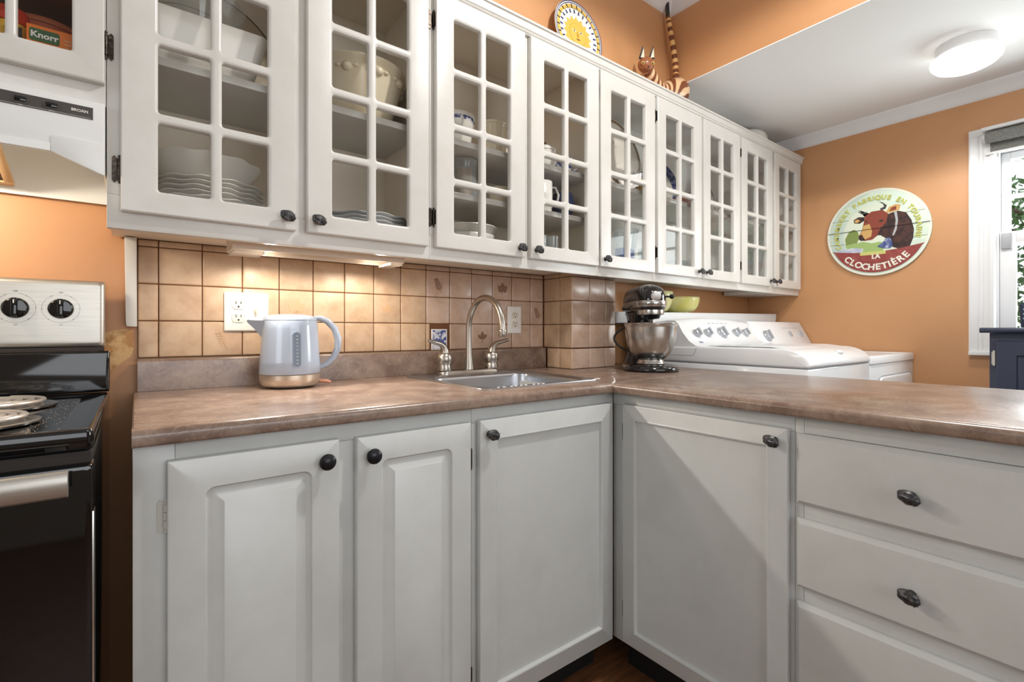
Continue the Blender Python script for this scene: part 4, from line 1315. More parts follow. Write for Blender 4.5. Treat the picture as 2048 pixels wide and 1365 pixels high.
def bowl_prof(R, H, foot, t=0.003):
    p = [(foot, 0), (foot, 0.003)]
    for i in range(9):
        u = i / 8
        p.append((foot + (R - foot) * math.sin(u * PI / 2) ** 0.85, 0.003 + (H - 0.003) * (1 - math.cos(u * PI / 2)) ** 0.9 if i else 0.003))
    p[-1] = (R, H)
    q = [(R - t * 0.5, H + 0.001), (R - t, H)]
    for i in range(7, 0, -1):
        u = i / 8
        q.append((foot + (R - foot) * math.sin(u * PI / 2) ** 0.85 - t, 0.003 + (H - 0.003) * (1 - math.cos(u * PI / 2)) ** 0.9 + t * 0.8))
    return p + q + [(0.0, 0.003 + t)]


bowl_thing('wide yellow-green bowl on the white shelf, clear of the mixer', 2.335, -0.085, shelf_top(2.335) + 0.003, bowl_prof(0.110, 0.080, 0.058), yellow_glaze)
bowl_thing('taller pale yellow bowl on the white shelf, half behind the mixer', 2.130, -0.085, shelf_top(2.13) + 0.003, bowl_prof(0.090, 0.104, 0.045), mat('pale_yellow_glaze', S(232, 226, 168), 0.2))

# ------------------------------------------------------------------ round sign on the far wall
SGY, SGZ, SGR = -0.718, 1.626, 0.242
sign = thing('round_sign', 'round wooden cheese sign with a brown cow head on the orange wall', 'sign', (XF - 0.001, SGY, SGZ))


def far(mb):
    """drawn facing the viewer: u to the right, v up, thickness towards the room"""
    return mb.xf(Matrix.Rotation(-PI / 2, 4, 'Z') @ Matrix.Rotation(PI / 2, 4, 'X'))


def disc_part(v0, v1, r, n=28):
    """slice of a disc between two heights"""
    a0, a1 = math.asin(max(-1, v0 / r)), math.asin(min(1, v1 / r))
    right = [(r * math.cos(a0 + (a1 - a0) * i / n), r * math.sin(a0 + (a1 - a0) * i / n)) for i in range(n + 1)]
    return right + [(-u, v) for u, v in reversed(right)]


def wedge(a0, a1, r0, r1, n=24):
    o_ = [(r1 * math.cos(a0 + (a1 - a0) * i / n), r1 * math.sin(a0 + (a1 - a0) * i / n)) for i in range(n + 1)]
    i_ = [(r0 * math.cos(a0 + (a1 - a0) * i / n), r0 * math.sin(a0 + (a1 - a0) * i / n)) for i in range(n, -1, -1)]
    return o_ + i_


pale = mat('sign_pale_green', S(208, 222, 200), 0.5, var=(S(196, 216, 210), 12, 0.4, 0.7))
for v0, v1 in ((-SGR, -0.0505), (-0.049, 0.0855), (0.087, SGR)):
    far(MB().prism(disc_part(v0, v1, SGR), 0, 0.014)).build('plank', pale, sign, bevel=0.0015)
Z0 = 0.0142


layer = [0]


def flat(name, pts, mt, lvl=1):
    layer[0] += 1
    return far(MB().prism(pts, Z0, Z0 + 0.00015 * layer[0])).build(name, mt, sign, smooth=0)


flat('painted_rim', wedge(0, 2 * PI, SGR - 0.012, SGR - 0.001, 64), mat('sign_rim', S(226, 228, 214), 0.5), 1)
flat('painted_field', wedge(0, 2 * PI, 0.0, 0.158, 48), mat('sign_cream', S(218, 226, 206), 0.5), 1)
flat('painted_meadow', [(-0.150, -0.055), (-0.10, -0.052), (-0.06, -0.045), (-0.02, -0.060), (0.02, -0.055), (0.04, -0.085), (0.03, -0.115), (-0.04, -0.125), (-0.085, -0.118), (-0.13, -0.095)], mat('sign_green', S(156, 182, 110), 0.5), 2)
flat('painted_bushes', [(-0.145, -0.055), (-0.15, -0.02), (-0.13, 0.02), (-0.105, 0.03), (-0.085, 0.012), (-0.08, -0.02), (-0.09, -0.05)], mat('sign_olive', S(124, 142, 74), 0.5), 2)
flat('painted_village', [(-0.19, -0.085), (-0.11, -0.075), (-0.06, -0.085), (-0.065, -0.115), (-0.12, -0.125), (-0.18, -0.118)], mat('sign_lilac', S(178, 184, 206), 0.5, var=(S(214, 216, 222), 40, 0.45, 0.6)), 2)
brown = mat('cow_brown', S(78, 46, 38), 0.5, var=(S(40, 26, 26), 30, 0.4, 0.6))
tan = mat('cow_tan', S(202, 160, 96), 0.5)
russet = mat('cow_russet', S(134, 62, 44), 0.5)
flat('painted_cow_neck', [(0.000, 0.035), (0.040, 0.088), (0.100, 0.100), (0.135, 0.085), (0.158, 0.040), (0.168, -0.010), (0.165, -0.055), (0.150, -0.100), (0.10, -0.105), (0.060, -0.085), (0.050, -0.045), (0.020, -0.020), (-0.02, -0.02)], brown, 3)
flat('painted_cow_head', [(-0.052, 0.098), (-0.020, 0.118), (0.030, 0.118), (0.055, 0.095), (0.048, 0.050), (0.018, 0.012), (0.005, -0.022), (-0.018, -0.040), (-0.055, -0.042), (-0.078, -0.030), (-0.082, -0.010), (-0.066, 0.020), (-0.058, 0.060)], russet, 4)
flat('painted_cow_muzzle', [(-0.058, 0.045), (-0.030, 0.050), (-0.018, 0.010), (-0.022, -0.022), (-0.05, -0.034), (-0.076, -0.026), (-0.078, -0.008), (-0.066, 0.014)], tan, 5)
flat('painted_cow_nose', [(-0.080, -0.008), (-0.066, -0.004), (-0.060, -0.018), (-0.050, -0.038), (-0.070, -0.040), (-0.083, -0.028)], brown, 6)
flat('painted_cow_ear', [(-0.054, 0.092), (-0.082, 0.098), (-0.106, 0.085), (-0.104, 0.066), (-0.078, 0.060), (-0.056, 0.072)], brown, 5)
flat('painted_cow_ear', [(-0.100, 0.082), (-0.086, 0.086), (-0.074, 0.074), (-0.090, 0.066), (-0.102, 0.070)], tan, 6)
flat('painted_cow_ear', [(0.045, 0.100), (0.060, 0.128), (0.090, 0.138), (0.112, 0.130), (0.104, 0.104), (0.072, 0.096)], tan, 5)
flat('painted_cow_ear', [(0.060, 0.104), (0.072, 0.124), (0.092, 0.128), (0.092, 0.108)], russet, 6)
horn = mat('cow_horn', S(66, 64, 70), 0.4)
flat('painted_cow_horn', [(-0.045, 0.108), (-0.066, 0.112), (-0.080, 0.124), (-0.084, 0.134), (-0.070, 0.120), (-0.042, 0.119)], horn, 6)
flat('painted_cow_horn', [(0.022, 0.116), (0.044, 0.122), (0.050, 0.140), (0.030, 0.160), (0.016, 0.166), (0.034, 0.150), (0.038, 0.134), (0.020, 0.128)], horn, 6)
flat('painted_cow_eye', [(0.012, 0.058), (0.026, 0.066), (0.036, 0.060), (0.024, 0.052)], print_dark, 6)
flat('painted_cow_eye', [(-0.052, 0.066), (-0.046, 0.072), (-0.040, 0.066), (-0.046, 0.062)], print_dark, 6)
flat('painted_strap', [(0.082, 0.100), (0.094, 0.100), (0.100, 0.050), (0.094, 0.000), (0.082, -0.030), (0.074, -0.030), (0.086, 0.010), (0.090, 0.050)], mat('sign_grey', S(176, 178, 180), 0.5), 5)
bell = mat('bell_blue', S(70, 84, 136), 0.4, var=(S(176, 186, 206), 50, 0.5, 0.62))
flat('painted_bell', [(0.030, -0.062), (0.045, -0.042), (0.062, -0.040), (0.072, -0.056), (0.076, -0.088), (0.066, -0.098), (0.040, -0.096), (0.006, -0.082)], bell, 6)
red = mat('sign_red', S(140, 60, 56), 0.5, var=(S(156, 78, 70), 30, 0.45, 0.65))
band = [(-0.213, -0.088), (-0.10, -0.105), (0.00, -0.112), (0.10, -0.105), (0.213, -0.088)]
arc = [((SGR - 0.018) * math.cos(a), (SGR - 0.018) * math.sin(a)) for a in [-0.45 - (PI - 0.9) * i / 30 for i in range(31)]]
flat('painted_band', band + arc, red, 4)
flat('painted_plaque', [(-0.075, -0.105), (0.045, -0.108), (0.045, -0.126), (-0.075, -0.124)], mat('sign_yellow', S(198, 196, 116), 0.5), 5)


def sign_text(body, size, u, v, rot, mt, bold):
    tm = text_mb(body, size, 0.0003, bold=bold)
    far(tm.xf(Matrix.Translation((u, v, Z0 + 0.0042)) @ Matrix.Rotation(rot, 4, 'Z'))).build('lettering', mt, sign, smooth=0)


far(MB().box(-0.236, 0.236, 0.0200, 0.0212, Z0, Z0 + 0.0052)).build('plank_seam', print_dark, sign)
ylet = mat('sign_letter_yellow', S(196, 196, 96), 0.5)
word = 'CAMEMBERT FABRIQUE EN TOURAINE'
wid = lambda c_: {'I': 0.45, ' ': 0.75, 'M': 1.2, 'Q': 1.08, 'O': 1.06}.get(c_, 0.95)
tot, run = sum(wid(c_) for c_ in word), 0.0
for i, chx in enumerate(word):
    a = math.radians(204) - math.radians(222) * (run + wid(chx) / 2) / tot
    run += wid(chx)
    if chx != ' ':
        sign_text(chx, 0.034, 0.180 * math.cos(a), 0.180 * math.sin(a), a - PI / 2, ylet, 0.0010)
cream_l = mat('sign_letter_cream', S(232, 228, 214), 0.5)
sign_text('LA', 0.034, 0.0, -0.147, 0, cream_l, 0.0012)
word = 'CLOCHETI\u00c8RE'
tot, run = sum(wid(c_) for c_ in word), 0.0
for i, chx in enumerate(word):
    a = math.radians(-90) + math.radians(96) * ((run + wid(chx) / 2) / tot - 0.5)
    run += wid(chx)
    sign_text(chx, 0.047, 0.210 * math.cos(a), 0.210 * math.sin(a), a + PI / 2, cream_l, 0.0016)

# ------------------------------------------------------------------ laundry window with sash, casing and shade
w1 = bpy.data.objects.new('window_1', None)
C.objects.link(w1)
w1.location = (XF, -1.645, 1.48)
struct(w1, 'white sash window in the laundry')
lo = (XF, -1.645, 1.48)
h = lambda mb: local(mb, lo)
fluted = [(-0.02, 0.0), (-0.02, -0.0185), (-0.014, -0.021), (0.0, -0.019), (0.012, -0.019), (0.016, -0.0155), (0.020, -0.019), (0.028, -0.019), (0.032, -0.0155), (0.036, -0.019), (0.050, -0.020), (0.056, -0.024), (0.070, -0.024), (0.074, -0.018), (0.078, 0.0)]
CO = 0.085


def casing(y_out, s):
    """vertical casing section: distance from the outer edge inward, depth"""
    return h(MB().prism([(XF - 0.0005 + d, y_out + s * (u + 0.02)) for u, d in fluted], 0.975, 2.025))


casing(-1.1015, -1).build('casing', trim_white, w1, smooth=30)
casing(-2.1885, 1).build('casing', trim_white, w1, smooth=30)
h(MB().box(XF - 0.022, XF - 0.0005, -2.1885, -1.1015, 2.0252, 2.06)).build('head_casing', trim_white, w1, bevel=0.002)
h(MB().box(XF - 0.022, XF - 0.0005, -2.0905, -1.1995, 1.955, 2.025)).build('head_casing', trim_white, w1, bevel=0.002)
h(MB().box(XF - 0.030, XF - 0.0005, -2.1885, -1.1015, 0.955, 0.9748).box(XF - 0.026, XF - 0.0005, -2.0905, -1.1995, 0.975, 1.0)).build('apron', trim_white, w1, bevel=0.002)
jm = MB().box(XF, XF + 0.099, WY1 - 0.016, WY1 - 0.0005, WZ0, WZ1).box(XF, XF + 0.099, WY0 + 0.0005, WY0 + 0.016, WZ0, WZ1).box(XF, XF + 0.099, WY0 + 0.016, WY1 - 0.016, WZ1 - 0.016, WZ1 - 0.0005).box(XF, XF + 0.099, WY0 + 0.016, WY1 - 0.016, WZ0 + 0.0005, WZ0 + 0.016)
h(jm).build('jamb', trim_white, w1)


def sash(x0, x1, z0, z1, fw, bot, muntins):
    y0, y1 = WY0 + 0.0165, WY1 - 0.0165
    s = MB().box(x0, x1, y1 - fw, y1, z0, z1).box(x0, x1, y0, y0 + fw, z0, z1).box(x0, x1, y0 + fw, y1 - fw, z1 - fw, z1).box(x0, x1, y0 + fw, y1 - fw, z0, z0 + bot)
    so = h(s).build('sash', trim_white, w1, bevel=0.002)
    h(MB().box((x0 + x1) / 2 - 0.002, (x0 + x1) / 2 + 0.002, y0 + fw - 0.003, y1 - fw + 0.003, z0 + bot - 0.003, z1 - fw + 0.003)).build('pane', glass('outdoor_pane', (0.96, 0.98, 0.97, 1)), so, smooth=0)
    for v in muntins:
        h(MB().box(x0 + 0.004, x1 - 0.004, y0 + fw, y1 - fw, v - 0.010, v + 0.010)).build('muntin', trim_white, so)
    return so


sash(XF + 0.055, XF + 0.085, 1.500, WZ1 - 0.018, 0.032, 0.05, (1.725,))
lower = sash(XF + 0.015, XF + 0.048, WZ0 + 0.018, 1.5495, 0.056, 0.07, ())
h(MB().box(XF + 0.002, XF + 0.0145, WY1 - 0.058, WY1 - 0.022, 1.468, 1.542)).build('sash_latch', appliance_grey, lower, bevel=0.002)
h(MB().box(XF + 0.002, XF + 0.016, WY1 - 0.0155, WY1 - 0.004, 1.500, 1.540)).build('jamb_clip', appliance_grey, w1, bevel=0.001)

# roller shade above the window
lo = (XF - 0.04, -1.645, 2.0)
rs = thing('roller_shade', 'grey woven roller shade rolled up at the head of the window', 'blind', lo)
h = lambda mb: local(mb, lo)
shade_m = mat('woven_grey_fabric', S(150, 150, 142), 0.85, var=(S(84, 86, 82), 140, 0.35, 0.65), stretch=(1, 1, 6), bump=(200, 0.4))
SY = -1.1555
h(MB().box(XF - 0.080, XF - 0.0235, -2.135, SY, 2.030, 2.046)).build('cassette', trim_white, rs, bevel=0.002)
h(MB().cyl((XF - 0.053, -2.12, 2.000), (XF - 0.053, SY - 0.014, 2.000), 0.0275, 28)).build('fabric_roll', shade_m, rs)
h(MB().box(XF - 0.0265, XF - 0.0255, -2.11, SY - 0.024, 1.935, 2.000)).build('fabric_drop', shade_m, rs)
h(MB().box(XF - 0.034, XF - 0.0235, -2.115, SY - 0.008, 1.9235, 1.9348)).build('hem_bar', trim_white, rs, bevel=0.002)
for y0_, y1_ in ((SY - 0.012, SY - 0.002), (-2.134, -2.122)):
    h(MB().cyl((XF - 0.053, y0_, 2.0), (XF - 0.053, y1_, 2.0), 0.022, 20)).build('end_bracket', mat('bracket_grey', S(190, 190, 190), 0.4), rs)

# ------------------------------------------------------------------ navy sideboard and basket under the window
lo = (3.08, -1.75, 0)
nv = thing('navy_sideboard', 'dark navy painted cupboard with a panelled door in front of the window', 'cupboard', lo)
h = lambda mb: local(mb, lo)
NX = 2.930
h(MB().box(NX, XF - 0.045, -2.30, -1.2235, 0.02, 1.066)).build('body', navy_paint, nv, bevel=0.002)
h(MB().prism([(NX - 0.028, 1.0665), (NX - 0.034, 1.073), (NX - 0.034, 1.082), (NX - 0.028, 1.0885), (XF - 0.045, 1.0885), (XF - 0.045, 1.0665)], -2.33, -1.196, 'y')).build('top', navy_paint, nv, bevel=0.0015)
# (door drawn facing -x)
ls = []
for i, r, d in ((0, 0.001, 0.0005), (0, 0.001, -0.015), (0.003, 0.001, -0.018), (0.060, 0.002, -0.018), (0.064, 0.001, -0.010), (0.072, 0.001, -0.008), (0.095, 0.001, -0.016), (0.097, 0.001, -0.016)):
    ls.append([(NX + d, y, z_) for y, z_ in rr(-1.72 + i, -1.247 - i, 0.12 + i, 1.032 - i, r, 3)])
nd = h(MB().loops(ls)).build('door', navy_paint, nv, smooth=30)
ls = [[(x, y - 0.50, z_) for x, y, z_ in l] for l in ls]
h(MB().loops(ls)).build('door', navy_paint, nv, smooth=30)
hg = MB().box(NX - 0.002, NX - 0.0002, -1.244, -1.230, 0.930, 0.985).cyl((NX - 0.006, -1.239, 0.925), (NX - 0.006, -1.239, 0.990), 0.005, 10)
h(hg).build('hinge', mat('pale_brass_hinge', S(206, 202, 192), 0.35, 0.7), nd)
lo = (2.985, -1.395, 1.0892)
bk = thing('perforated_basket', 'dark blue perforated metal basket on the navy cupboard', 'basket', lo)
navy_m = mat('navy_enamel', S(44, 54, 76), 0.35, 0.3)
MB().loops([[(x, y, z_) for x, y in rr(-0.055 - i, 0.055 + i, -0.078 - i, 0.078 + i, 0.012, 4)] for i, z_ in ((0, 0), (0.002, 0.030), (0.005, 0.095))] + [[(x, y, z_) for x, y in rr(-0.057, 0.057, -0.080, 0.080, 0.012, 4)] for z_ in (0.100, 0.103)]).build('body', navy_m, bk)
m = MB()
for i in range(9):
    for k in range(6):
        y, z_ = -0.060 + 0.015 * i + (0.007 if k % 2 else 0), 0.028 + 0.0095 * k
        m.cyl((-0.0612, y, z_), (-0.0575, y, z_), 0.0035, 8)
m.build('perforations', mat('perforation_pale', S(168, 178, 188), 0.5), bk)

# ------------------------------------------------------------------ lamps
def dome_lamp(name, label, x, y, zc, R, power, color):
    t_ = thing(name, label, 'ceiling light', (x, y, zc))
    MB().lathe([(R * 0.84, -0.0005), (R * 0.84, -0.040), (R * 0.78, -0.048), (0, -0.0482)], 48).build('mount', trim_white, t_)
    MB().lathe([(R * 0.90, -0.0490), (R * 0.99, -0.054), (R, -0.062), (R * 0.97, -0.074), (R * 0.86, -0.088), (R * 0.66, -0.099), (R * 0.35, -0.106), (0.0, -0.108)], 56).build('diffuser', mat(name + '_glow', S(250, 250, 248), 0.3, emit=(color, power)), t_, smooth=70)
    return t_


dome_lamp('laundry_ceiling_light', 'round lit opal glass ceiling light over the laundry', 2.735, -1.180, ZL, 0.116, 2.2, (1, 0.98, 0.95, 1))
l = light('laundry_bulb', 'SPOT', (2.735, -1.180, ZL - 0.118), 34, (1.0, 0.98, 0.95), 0.08, spot=(math.radians(160), 0.5))
dome_lamp('kitchen_ceiling_light', 'small round lit opal ceiling light of the kitchen', 1.19, -1.22, ZK, 0.07, 8, (1, 0.96, 0.90, 1))
l = light('kitchen_bulb', 'SPOT', (1.19, -1.22, ZK - 0.118), 84, (1.0, 0.98, 0.95), 0.05, spot=(math.radians(174), 0.22))

# ------------------------------------------------------------------ dishes behind the glass doors
FZ, SZ1, SZ2 = 1.3380, 1.6945, 1.5225


def scallop(amp_r, amp_z, k):
    def f(a, i):
        return (1 + amp_r * math.cos(k * a) * (i in (3, 4, 5)), amp_z * math.cos(k * a) * (i in (3, 4, 5)))
    return f


def plate_prof(R, H=0.024):
    return [(R * 0.55, 0), (R * 0.60, 0.002), (R * 0.72, 0.011), (R - 0.0045, H - 0.0035), (R, H - 0.0015), (R - 0.0015, H + 0.0008), (R - 0.006, H), (R * 0.70, 0.0145), (R * 0.58, 0.0055), (0.0, 0.005)]


def plate_stack(label, group, x, y, z, R, n, pitch, material, wv):
    first = None
    for i in range(n):
        if first is None:
            first = bowl_thing(label, x, y, z, plate_prof(R), material, group, wv, 'plate', 'dinner_plate', n=72)
        else:
            c = first.copy()
            C.objects.link(c)
            c.location = (x + rnd.uniform(-0.002, 0.002), y + rnd.uniform(-0.002, 0.002), z + pitch * i)
            c.rotation_euler = (0, 0, rnd.uniform(0, 1))


plate_stack('white scalloped dinner plate in the stack beneath the wavy-rimmed bowl', 'scalloped plates by the range hood', 0.150, -0.155, FZ, 0.128, 8, 0.0118, porcelain, scallop(0.012, 0.0016, 12))
bowl_thing('white wavy-rimmed serving bowl resting on the stack of scalloped plates', 0.137, -0.150, FZ + 0.0118 * 7 + 0.0125, [(0.066, 0), (0.068, 0.003), (0.100, 0.028), (0.130, 0.066), (0.133, 0.070), (0.129, 0.0705), (0.098, 0.032), (0.065, 0.008), (0.0, 0.006)], porcelain, None, scallop(0.010, 0.002, 12), n=72)
o = MB().prism(leaf_blade(0, 0, PI / 2 + 0.25, 0.085, 0.020, 0), -0.004, 0, 'y').build('leaf_dish', mat('dark_leaf', S(70, 58, 50), 0.4), bevel=0.001)
o.location = (0.327, -0.030, FZ + 0.0005)
o.rotation_euler = (-0.12, 0, 0)
tag(o, 'small dark leaf-shaped dish leaning at the back beside the plate stack', 'dish')
sqd = MB().loops([[(x, y, z_) for x, y in rr(-a, a, -b_, b_, r, 5)] for a, b_, r, z_ in ((0.104, 0.060, 0.018, 0), (0.107, 0.062, 0.020, 0.004), (0.126, 0.078, 0.024, 0.070), (0.139, 0.089, 0.026, 0.118), (0.141, 0.091, 0.026, 0.121), (0.137, 0.087, 0.024, 0.1215), (0.122, 0.074, 0.022, 0.070), (0.102, 0.057, 0.016, 0.010))]).build('square_dish', porcelain, smooth=50)
sqd.location = (0.128, -0.193, SZ1 + 0.0005)
tag(sqd, 'deep plain white square dish with flared sides on the upper shelf', 'dish')
bowl_thing('clear glass bowl set inside the deep white square dish', 0.128, -0.193, SZ1 + 0.012, [(0.030, 0), (0.044, 0.03), (0.064, 0.11), (0.098, 0.186), (0.096, 0.188), (0.061, 0.112), (0.041, 0.034), (0.028, 0.006), (0.0, 0.005)], crystal)


def standing(label, x, y, z, rx, rz, mt, name='platter', cat='platter', rim=None, tilt=0.16, extra=None):
    """plate on edge leaning back; y is where its foot stands"""
    t_ = thing(name, label, cat, (x, y, z))
    M_ = Matrix.Rotation(-tilt, 4, 'X') @ Matrix.Translation((0, 0, rz)) @ Matrix.Rotation(PI / 2, 4, 'X')
    MB().lathe([(0.0, -0.006), (0.55, -0.006), (0.60, -0.004), (0.99, 0.006), (1.0, 0.009), (0.985, 0.0105), (0.62, 0.002), (0.56, 0.0), (0.0, 0.0)], 64, sx=rx, sy=rz).xf(M_).build('dish', mt, t_, smooth=50)
    for r0, r1, m_, lv in rim or ():
        MB().loops([[(k * rx * math.cos(2 * PI * j / 64), k * rz * math.sin(2 * PI * j / 64), zz) for j in range(64)] for k, zz in ((r0, lv(r0)), (r1, lv(r1)))], False, False).xf(M_).build('painted_ring', m_, t_)
    if extra:
        extra(t_, M_)
    return t_


def plev(k):
    """height of a standing dish's face at radius fraction k"""
    if k <= 0.56:
        return 0.0005
    if k <= 0.62:
        return 0.0005 + (k - 0.56) / 0.06 * 0.002
    return 0.0025 + (k - 0.62) / 0.365 * 0.0085 + 0.0002


standing('large oval grey-beige platter with a thin dark rim leaning behind the square dish', 0.118, -0.070, SZ1 + 0.002, 0.215, 0.172, mat('platter_beige', S(196, 180, 156), 0.3), rim=[(0.97, 0.985, print_dark, plev), (0.60, 0.612, print_dark, plev)], tilt=0.15)
plate_stack('white scalloped dinner plate in the low stack under the basin', 'scalloped plates under the basin', 0.560, -0.160, FZ, 0.130, 6, 0.0112, mat('blue_white_porcelain', S(218, 218, 218), 0.16), scallop(0.012, 0.0016, 10))
bs = thing('wash_basin', 'large cream basin with raised fruit around its side behind the glass', 'basin', (0.545, -0.160, SZ1 + 0.0005))
MB().lathe([(0.078, 0), (0.080, 0.006), (0.088, 0.012), (0.105, 0.06), (0.122, 0.120), (0.130, 0.154), (0.137, 0.160), (0.138, 0.168), (0.134, 0.171), (0.126, 0.166), (0.116, 0.120), (0.098, 0.06), (0.078, 0.015), (0.0, 0.012)], 64).build('bowl', cream_ware, bs, smooth=60)
m = MB()
for k in range(9):
    a = 2 * PI * k / 9 - 2.2
    r = 0.124
    m.ball((r * math.cos(a), r * math.sin(a), 0.132), 0.015, 0.015, 0.013, 12, 8)
    m.ball((r * math.cos(a + 0.2), r * math.sin(a + 0.2), 0.135), 0.009, 0.009, 0.006, 10, 6)
    m.ball((r * math.cos(a - 0.2), r * math.sin(a - 0.2), 0.136), 0.009, 0.009, 0.006, 10, 6)
m.build('fruit_relief', cream_ware, bs, smooth=70)


def printed_bowl(label, x, y, z, R, H, foot, name='bowl', cat='bowl', bands=((0.62, 0.97),)):
    t_ = thing(name, label, cat, (x, y, z))
    pr = bowl_prof(R, H, foot)
    MB().lathe(pr, 48).build('bowl', porcelain, t_, smooth=60)
    out = pr[2:11]
    bp_ = mat('blue_transfer_print', S(60, 68, 120), 0.2, var=(S(226, 226, 230), 55, 0.47, 0.56))
    for a, b_ in bands:
        seg = [(r + 0.0006, zz) for r, zz in out if a * H <= zz <= b_ * H + 1e-6]
        if len(seg) > 1:
            ls_ = [[(r * math.cos(2 * PI * j / 48), r * math.sin(2 * PI * j / 48), zz) for j in range(48)] for r, zz in seg]
            MB().loops(ls_, False, False).build('printed_band', bp_, t_, smooth=60)
    return t_


# over the sink, left door
bowl_thing('plain white bowl under the blue printed bowl on the top inner shelf', 0.880, -0.165, SZ1 + 0.0005, bowl_prof(0.060, 0.066, 0.034), porcelain)
printed_bowl('white bowl with a dark blue printed band on top of a plain bowl', 0.880, -0.165, SZ1 + 0.048, 0.072, 0.076, 0.034)
bowl_thing('cream oval baking dish with a rolled rim, lower of two on the shelf', 1.040, -0.170, SZ1 + 0.0005, [(0.044, 0), (0.050, 0.05), (0.053, 0.062), (0.056, 0.066), (0.056, 0.071), (0.050, 0.071), (0.046, 0.05), (0.040, 0.006), (0, 0.005)], cream_ware, name='baking_dish', cat='dish')
bowl_thing('cream oval baking dish with a rolled rim, upper of two on the shelf', 1.040, -0.170, SZ1 + 0.072, [(0.046, 0), (0.052, 0.05), (0.053, 0.056), (0.056, 0.058), (0.056, 0.066), (0.050, 0.066), (0.046, 0.05), (0.042, 0.006), (0, 0.005)], cream_ware, name='baking_dish', cat='dish')
jg = thing('glass_jug', 'clear glass jug with tan contents on the lower inner shelf', 'jug', (0.905, -0.185, SZ2 + 0.0005))
MB().lathe([(0.042, 0), (0.046, 0.003), (0.049, 0.05), (0.045, 0.11), (0.047, 0.140), (0.0485, 0.142), (0.0455, 0.140), (0.043, 0.11), (0.046, 0.05), (0.041, 0.006), (0, 0.005)], 40).build('glass', crystal, jg, smooth=60)
MB().lathe([(0.026, 0.006), (0.028, 0.10), (0.030, 0.112), (0.0, 0.113)], 28).build('contents', mat('tan_contents', S(178, 138, 96), 0.5), jg)
bowl_thing('small pale grey cup beside the glass jug on the lower inner shelf', 0.985, -0.130, SZ2 + 0.0005, bowl_prof(0.034, 0.090, 0.024), mat('pale_grey_ware', S(184, 186, 190), 0.25), name='cup', cat='cup')
bowl_thing('low cream ramekin at the divider end of the lower inner shelf', 1.045, -0.215, SZ2 + 0.0005, [(0.040, 0), (0.044, 0.002), (0.045, 0.058), (0.047, 0.064), (0.043, 0.065), (0.041, 0.01), (0, 0.008)], cream_ware, name='ramekin', cat='dish')
bowl_thing('wide white porcelain bowl, lower of two on the cabinet floor over the sink', 0.930, -0.170, FZ, bowl_prof(0.100, 0.070, 0.055), porcelain)
bowl_thing('wide white porcelain bowl with lipped rim, upper of two on the cabinet floor', 0.930, -0.170, FZ + 0.032, [(0.056, 0), (0.060, 0.004), (0.088, 0.036), (0.100, 0.062), (0.106, 0.066), (0.105, 0.069), (0.096, 0.064), (0.084, 0.038), (0.054, 0.008), (0, 0.006)], porcelain)
# over the sink, right door
sg = thing('sugar_bowl', 'round white lidded bowl with a brown knob on the top inner shelf', 'bowl', (1.262, -0.205, SZ1 + 0.0005))
MB().lathe([(0.030, 0), (0.034, 0.004), (0.046, 0.035), (0.047, 0.060), (0.043, 0.075), (0.044, 0.078), (0.0, 0.079)], 40).build('bowl', porcelain, sg, smooth=60)
MB().lathe([(0.0445, 0.0795), (0.045, 0.085), (0.030, 0.098), (0.010, 0.102), (0.0, 0.1025)], 40).build('lid', porcelain, sg, smooth=60)
MB().lathe([(0.004, 0.1028), (0.008, 0.109), (0.007, 0.116), (0.0, 0.118)], 16).build('knob', mat('brown_knob', S(84, 56, 40), 0.4), sg)


def mug(label, x, y, z, R, H, mt, hang, group=None, cat='mug', name='mug', squat=False):
    t_ = thing(name, label, cat, (x, y, z), hang, group)
    pr = [(R * 0.86, 0), (R * 0.90, 0.003), (R, H * 0.3), (R * 0.98, H), (R * 0.95, H + 0.001), (R * 0.93, H * 0.9), (R * 0.92, 0.3 * H), (R * 0.8, 0.006), (0, 0.005)]
    if squat:
        pr = bowl_prof(R, H, R * 0.5)
    MB().lathe(pr, 40).build('cup', mt, t_, smooth=60)
    MB().tube([(R * 0.9, 0, H * 0.85), (R * 1.35, 0, H * 0.86), (R * 1.65, 0, H * 0.62), (R * 1.5, 0, H * 0.35), (R * 0.9, 0, H * 0.22)], 0.0045, 10).build('handle', mt, t_, smooth=60)
    return t_


bprint = mat('blue_transfer_print', S(60, 68, 120), 0.2, var=(S(226, 226, 230), 55, 0.47, 0.56))
mug('blue and white printed teacup on the top inner shelf over the sink', 1.345, -0.225, SZ1 + 0.0005, 0.036, 0.062, bprint, -0.6, cat='cup', name='teacup', squat=True)
mug('second blue and white printed cup, standing behind the teacup on the shelf', 1.375, -0.120, SZ1 + 0.0005, 0.036, 0.088, bprint, -0.3, cat='cup', name='teacup')
mug('tall white embossed mug on the lower inner shelf', 1.225, -0.235, SZ2 + 0.0005, 0.039, 0.118, mat('embossed_white', S(230, 227, 220), 0.2, bump=(90, 0.9)), -0.45)
printed = bowl_thing('round navy stoneware pot on the lower inner shelf beside the white mug', 1.352, -0.215, SZ2 + 0.0005, [(0.026, 0), (0.030, 0.003), (0.044, 0.035), (0.047, 0.065), (0.040, 0.095), (0.034, 0.102), (0.032, 0.100), (0.036, 0.09), (0.0, 0.089)], navy_ware, name='pot', cat='pot')
for i, (x, y) in enumerate(((1.215, -0.235), (1.262, -0.250), (1.250, -0.190))):
    bowl_thing('small straight clear tumbler on the cabinet floor over the sink', x, y, FZ, [(0.020, 0), (0.022, 0.002), (0.025, 0.098), (0.0238, 0.098), (0.021, 0.006), (0, 0.005)], crystal, 'tumblers over the sink', name='tumbler', cat='glass', n=28)
